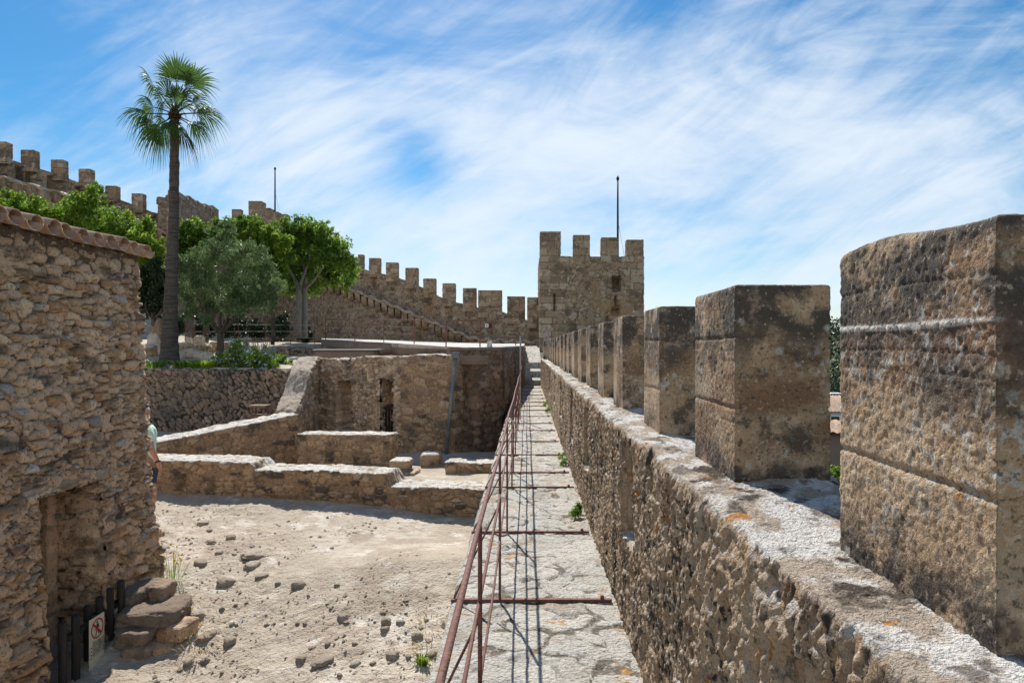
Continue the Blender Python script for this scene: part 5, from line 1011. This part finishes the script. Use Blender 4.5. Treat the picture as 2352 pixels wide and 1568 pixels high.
for dy, px in ((-.1, 347), (.1, 308)): skin('shoe', [(pp(px - 5, .05, dy), .05), (pp(px + 6, .035, dy), .042)], [(0, 1)], M['wood'], per)

# ------------------------------------------------------------------ the town and hill beyond the rampart, seen between the merlons
def hut(name, label, px, Yd, w, d, ztop, wallm, roofm, zb, cat='house'):
    c = at(px, 795, Yd); t_ = thing(name, label, cat, (c[0], c[1], zb)); box('wall', (c[0] - w / 2, c[1], zb), (c[0] + w / 2, c[1] + d, ztop), M[wallm], t_)
    n = int(w / .3); V = []; F = []
    xx = np.linspace(c[0] - w / 2 - .3, c[0] + w / 2 + .3, n * 6)
    Pq = np.array([[(x, c[1] - .35 + v * (d / 2 + .35), ztop + .02 + v * d * .17 + .07 * abs(math.sin((x - c[0]) * math.pi / .3))) for x in xx] for v in (0, .5, 1)] + [[(x, c[1] + d / 2 + v * (d / 2 + .3), ztop + .02 + (1 - v) * d * .17 + .07 * abs(math.sin((x - c[0]) * math.pi / .3))) for x in xx] for v in (.01, 1)])
    mk('roof', Pq.reshape(-1, 3), gridfaces(5, len(xx)), M[roofm], t_, {'stone': np.random.default_rng(3).random(Pq.shape[0] * Pq.shape[1])})
    return t_, c
t_, c = hut('brown_house', 'brown rendered house with clay tile eave below the rampart', 1912, 22, 5.2, 1.6, at(1912, 994, 22)[2], 'housebrown', 'terra', -9)
t_, c = hut('white_house', 'white house with orange tile roof beyond the rampart', 1918, 62, 8, 7, at(1912, 945, 62)[2], 'housewhite', 'terra', -13)
for dx in (-1.2, .1, 1.6): box('window', (c[0] + dx - .3, c[1] - .06, c[2] + 1.4 - EYE - 12), (c[0] + dx + .3, c[1] + .05, c[2] - EYE - 12 + 3.2), M['glass'], t_)
box('door', (c[0] - .35, c[1] - .08, at(1912, 978, 62)[2] - .3), (c[0] + .35, c[1] + .05, at(1912, 956, 62)[2]), M['wood'], t_)
cp = at(1915, 925, 95); car = thing('parked_car', 'white parked car on the road above the white house roof', 'car', cp)
prf = [(-2, .35), (-2, .8), (-1.3, .95), (-.8, 1.42), (.9, 1.42), (1.5, .95), (2.05, .82), (2.05, .35)]
V = [(cp[0] + a, cp[1] + s, cp[2] + b) for s in (-.8, .8) for a, b in prf]; F = [[i, (i + 1) % 8, 8 + (i + 1) % 8, 8 + i] for i in range(8)]; mk('body', V, F, M['white'], car, None, False, [[0, j, j + 1] for j in range(1, 7)] + [[8, 8 + j + 1, 8 + j] for j in range(1, 7)])
box('window', (cp[0] - .8, cp[1] - .83, cp[2] + .98), (cp[0] + .95, cp[1] + .83, cp[2] + 1.34), M['glass'], car)
for a in (-1.25, 1.3):
    for s in (-.8, .8): V, F, F3 = tube_vf([(cp[0] + a, cp[1] + s - .1, cp[2] + .3), (cp[0] + a, cp[1] + s + .1, cp[2] + .3)], .3, 14); mk('wheel', V, F, M['black'], car, None, False, F3)
rp = np.array([[(x, y, at(0, 929, 95)[2] - .02) for x in np.linspace(25, 60, 8)] for y in (88, 100)]); tag(mk('road', np.concatenate([rp.reshape(-1, 3), rp.reshape(-1, 3) - [0, 0, 9]]), np.concatenate([gridfaces(2, 8), [[i, i + 1, i + 17, i + 16] for i in range(7)]]), M['asphalt']), kind='structure')
for i, (px, py, Yd, r_, lab) in enumerate(((1916, 1106, 16, 34, 'green bush under the brown house wall'), (1900, 900, 110, 26, 'round dark green tree beside the road'))):
    c = at(px, py, Yd); t_ = thing('green_tree', lab, 'tree', (c[0], c[1], c[2] - 3)); rr = r_ * K * Yd; leaf_mesh('crown', [(*c, rr), (c[0] + rr * .7, c[1], c[2] + rr * .2, rr * .8), (c[0] - rr * .8, c[1], c[2] - rr * .3, rr * .8), (c[0], c[1] - rr * .4, c[2] - rr * .9, rr)], 5000, max(.12, rr * .09), M['leaf_bright' if i == 0 else 'leaf_dark'], t_, seed=95 + i); limbs('trunk', [(curve((c[0], c[1], c[2] - 5), c, (.05, 0, 0)), np.linspace(.2, .1, 7))], M['bark'], t_)
c = at(1911, 1136, 14.5); t_ = thing('beach_umbrella', 'closed teal parasol in the garden below the rampart', 'parasol', c - [0, 0, 2]); tube('pole', [c - [0, 0, 3], c], .03, M['black'], t_, 6); tube('canopy', [c - [0, 0, .5], c - [0, 0, .2], c + [0, 0, .12]], [.16, .13, .02], M['teal'], t_, 8)
g = np.random.default_rng(99); cl = []
for _ in range(4200):
    x, y = g.uniform(10, 330), g.uniform(115, 330)
    if not .04 < x / y < 1.15 or g.random() < .25 + .5 * abs(x / y - .5): continue
    h = HT(np.array([x]), np.array([y]))[0]; r_ = g.uniform(1.5, 4.6); cl.append((x, y, h + r_ * .6, r_))
leafV = leaves_vf(cl, 110000, 1.0, aspect=.6, seed=100, shell=.8); tag(mk('forest', leafV[0], leafV[1], M['leaf_dark'], None, {'stone': leafV[2]}, False), 'dense green pine forest on the far hillside', 'forest', kind='stuff')

# ------------------------------------------------------------------ sun, sky, camera
EL, SX, SY = math.radians(47), -.265, .964          # sun ahead and a little left, 47 degrees up
sd = Vector((SX * math.cos(EL), SY * math.cos(EL), math.sin(EL))).normalized()
L = bpy.data.lights.new('sun', 'SUN'); L.energy = 3.6; L.angle = math.radians(.5); L.color = (1, .95, .87); lo = bpy.data.objects.new('sun', L); C.objects.link(lo); lo.rotation_euler = sd.to_track_quat('Z', 'Y').to_euler()
w = bpy.data.worlds.new('World'); sc.world = w; w.use_nodes = True; nt = w.node_tree; nt.nodes.clear()
out = nt.nodes.new('ShaderNodeOutputWorld'); bg = nt.nodes.new('ShaderNodeBackground'); sky = nt.nodes.new('ShaderNodeTexSky'); sky.sky_type = 'NISHITA'; sky.sun_disc = False
sky.sun_elevation = EL; sky.sun_rotation = math.atan2(SX, SY); sky.altitude = 100; sky.air_density = 1.0; sky.dust_density = .35; sky.ozone_density = 3.
tc = nt.nodes.new('ShaderNodeTexCoord'); vec = tc.outputs['Generated']
sep = nt.nodes.new('ShaderNodeSeparateXYZ'); nlink(nt, vec, sep.inputs[0]); yc_ = math_(nt, 'MAXIMUM', math_(nt, 'ABSOLUTE', sep.outputs[1]), .3)
cmb = nt.nodes.new('ShaderNodeCombineXYZ'); nlink(nt, math_(nt, 'DIVIDE', sep.outputs[0], yc_), cmb.inputs[0]); nlink(nt, math_(nt, 'DIVIDE', sep.outputs[2], yc_), cmb.inputs[1]); cmb.inputs[2].default_value = .37
def cn(scale, rot, st, det, dist, rough=.55):
    m = nt.nodes.new('ShaderNodeVectorRotate'); m.rotation_type = 'Z_AXIS'; m.inputs['Angle'].default_value = -math.radians(rot); nlink(nt, cmb.outputs[0], m.inputs['Vector'])
    v = nt.nodes.new('ShaderNodeVectorMath'); v.operation = 'MULTIPLY'; nlink(nt, m.outputs[0], v.inputs[0]); v.inputs[1].default_value = st
    n = nt.nodes.new('ShaderNodeTexNoise'); n.inputs['Scale'].default_value = scale; n.inputs['Detail'].default_value = det; n.inputs['Distortion'].default_value = dist; n.inputs['Roughness'].default_value = rough; nlink(nt, v.outputs[0], n.inputs['Vector']); return n.outputs['Fac']
def blob(px, py, r, wgt):
    d = Vector(((px - 1210) * K, 1, (795 - py) * K)).normalized(); dn = nt.nodes.new('ShaderNodeVectorMath'); dn.operation = 'DOT_PRODUCT'; nlink(nt, vec, dn.inputs[0]); dn.inputs[1].default_value = d
    return math_(nt, 'MULTIPLY', math_(nt, 'EXPONENT', math_(nt, 'MULTIPLY', math_(nt, 'SUBTRACT', dn.outputs['Value'], 1.), 2 / (r * K) ** 2)), wgt)
dens = math_(nt, 'ADD', math_(nt, 'MULTIPLY', cn(2.5, 12, (.66, 1.9, 1), 10, 1.7, .57), 1.4), math_(nt, 'MULTIPLY', cn(5.0, 32, (.55, 2.0, 1), 9, 2.2, .6), .70))
dens = math_(nt, 'ADD', dens, math_(nt, 'MULTIPLY', cn(13., 4, (.7, 1.6, 1), 8, 1.8, .65), .26))
dens = math_(nt, 'SUBTRACT', dens, .93)
dens = math_(nt, 'ADD', dens, math_(nt, 'MULTIPLY', math_(nt, 'SUBTRACT', .26, sep.outputs[2]), 1.3, False))      # the veil thickens towards the horizon
back = math_(nt, 'MULTIPLY', math_(nt, 'SUBTRACT', .2, sep.outputs[1]), .95, True)      # unseen cloud added behind the camera to fill the shaded faces
dens = math_(nt, 'ADD', dens, back)
for b_ in ((1050, 250, 260, .26), (1500, 140, 220, .26), (1900, 80, 200, .18), (700, 180, 200, .16), (1150, 480, 380, .22), (1800, 330, 380, .22), (250, 60, 200, .18), (650, 330, 220, .18), (2150, 420, 320, .20), (2250, 180, 180, .16), (30, 190, 200, -.38), (960, 372, 85, -.50), (880, 110, 150, -.26), (1560, 10, 100, -.28), (2230, 10, 120, -.12), (20, 20, 100, -.15), (130, 420, 120, .05)): dens = math_(nt, 'ADD', dens, blob(*b_))
mr = nt.nodes.new('ShaderNodeMapRange'); mr.interpolation_type = 'SMOOTHSTEP'; nlink(nt, dens, mr.inputs[0]); mr.inputs[1].default_value = -.05; mr.inputs[2].default_value = 1.02; mr.inputs[4].default_value = .90
hs = nt.nodes.new('ShaderNodeHueSaturation'); hs.inputs['Hue'].default_value = .492; hs.inputs['Saturation'].default_value = 1.45; hs.inputs['Value'].default_value = .62; nlink(nt, sky.outputs[0], hs.inputs['Color'])
mx = nt.nodes.new('ShaderNodeMix'); mx.data_type = 'RGBA'; nlink(nt, mr.outputs[0], mx.inputs[0]); nlink(nt, hs.outputs[0], mx.inputs[6]); mx.inputs[7].default_value = (4.8, 5.25, 5.75, 1)
nlink(nt, mx.outputs[2], bg.inputs[0]); bg.inputs[1].default_value = .10; nlink(nt, bg.outputs[0], out.inputs[0])
cam = bpy.data.cameras.new('camera'); cam.lens = 24; cam.sensor_width = 36; cam.shift_x = -15 / 1024; cam.shift_y = 5 / 1024; cam.clip_end = 3000; cam.clip_start = .05
co = bpy.data.objects.new('camera', cam); C.objects.link(co); co.location = (0, 0, EYE); co.rotation_euler = (math.pi / 2, 0, 0); sc.camera = co
sc.view_settings.view_transform = 'Standard'; sc.view_settings.look = 'None'; sc.view_settings.exposure = .84; sc.view_settings.gamma = 1
sc.cycles.max_bounces = 8; sc.cycles.diffuse_bounces = 4; sc.cycles.use_denoising = True
sc.render.resolution_x, sc.render.resolution_y = 1024, 682
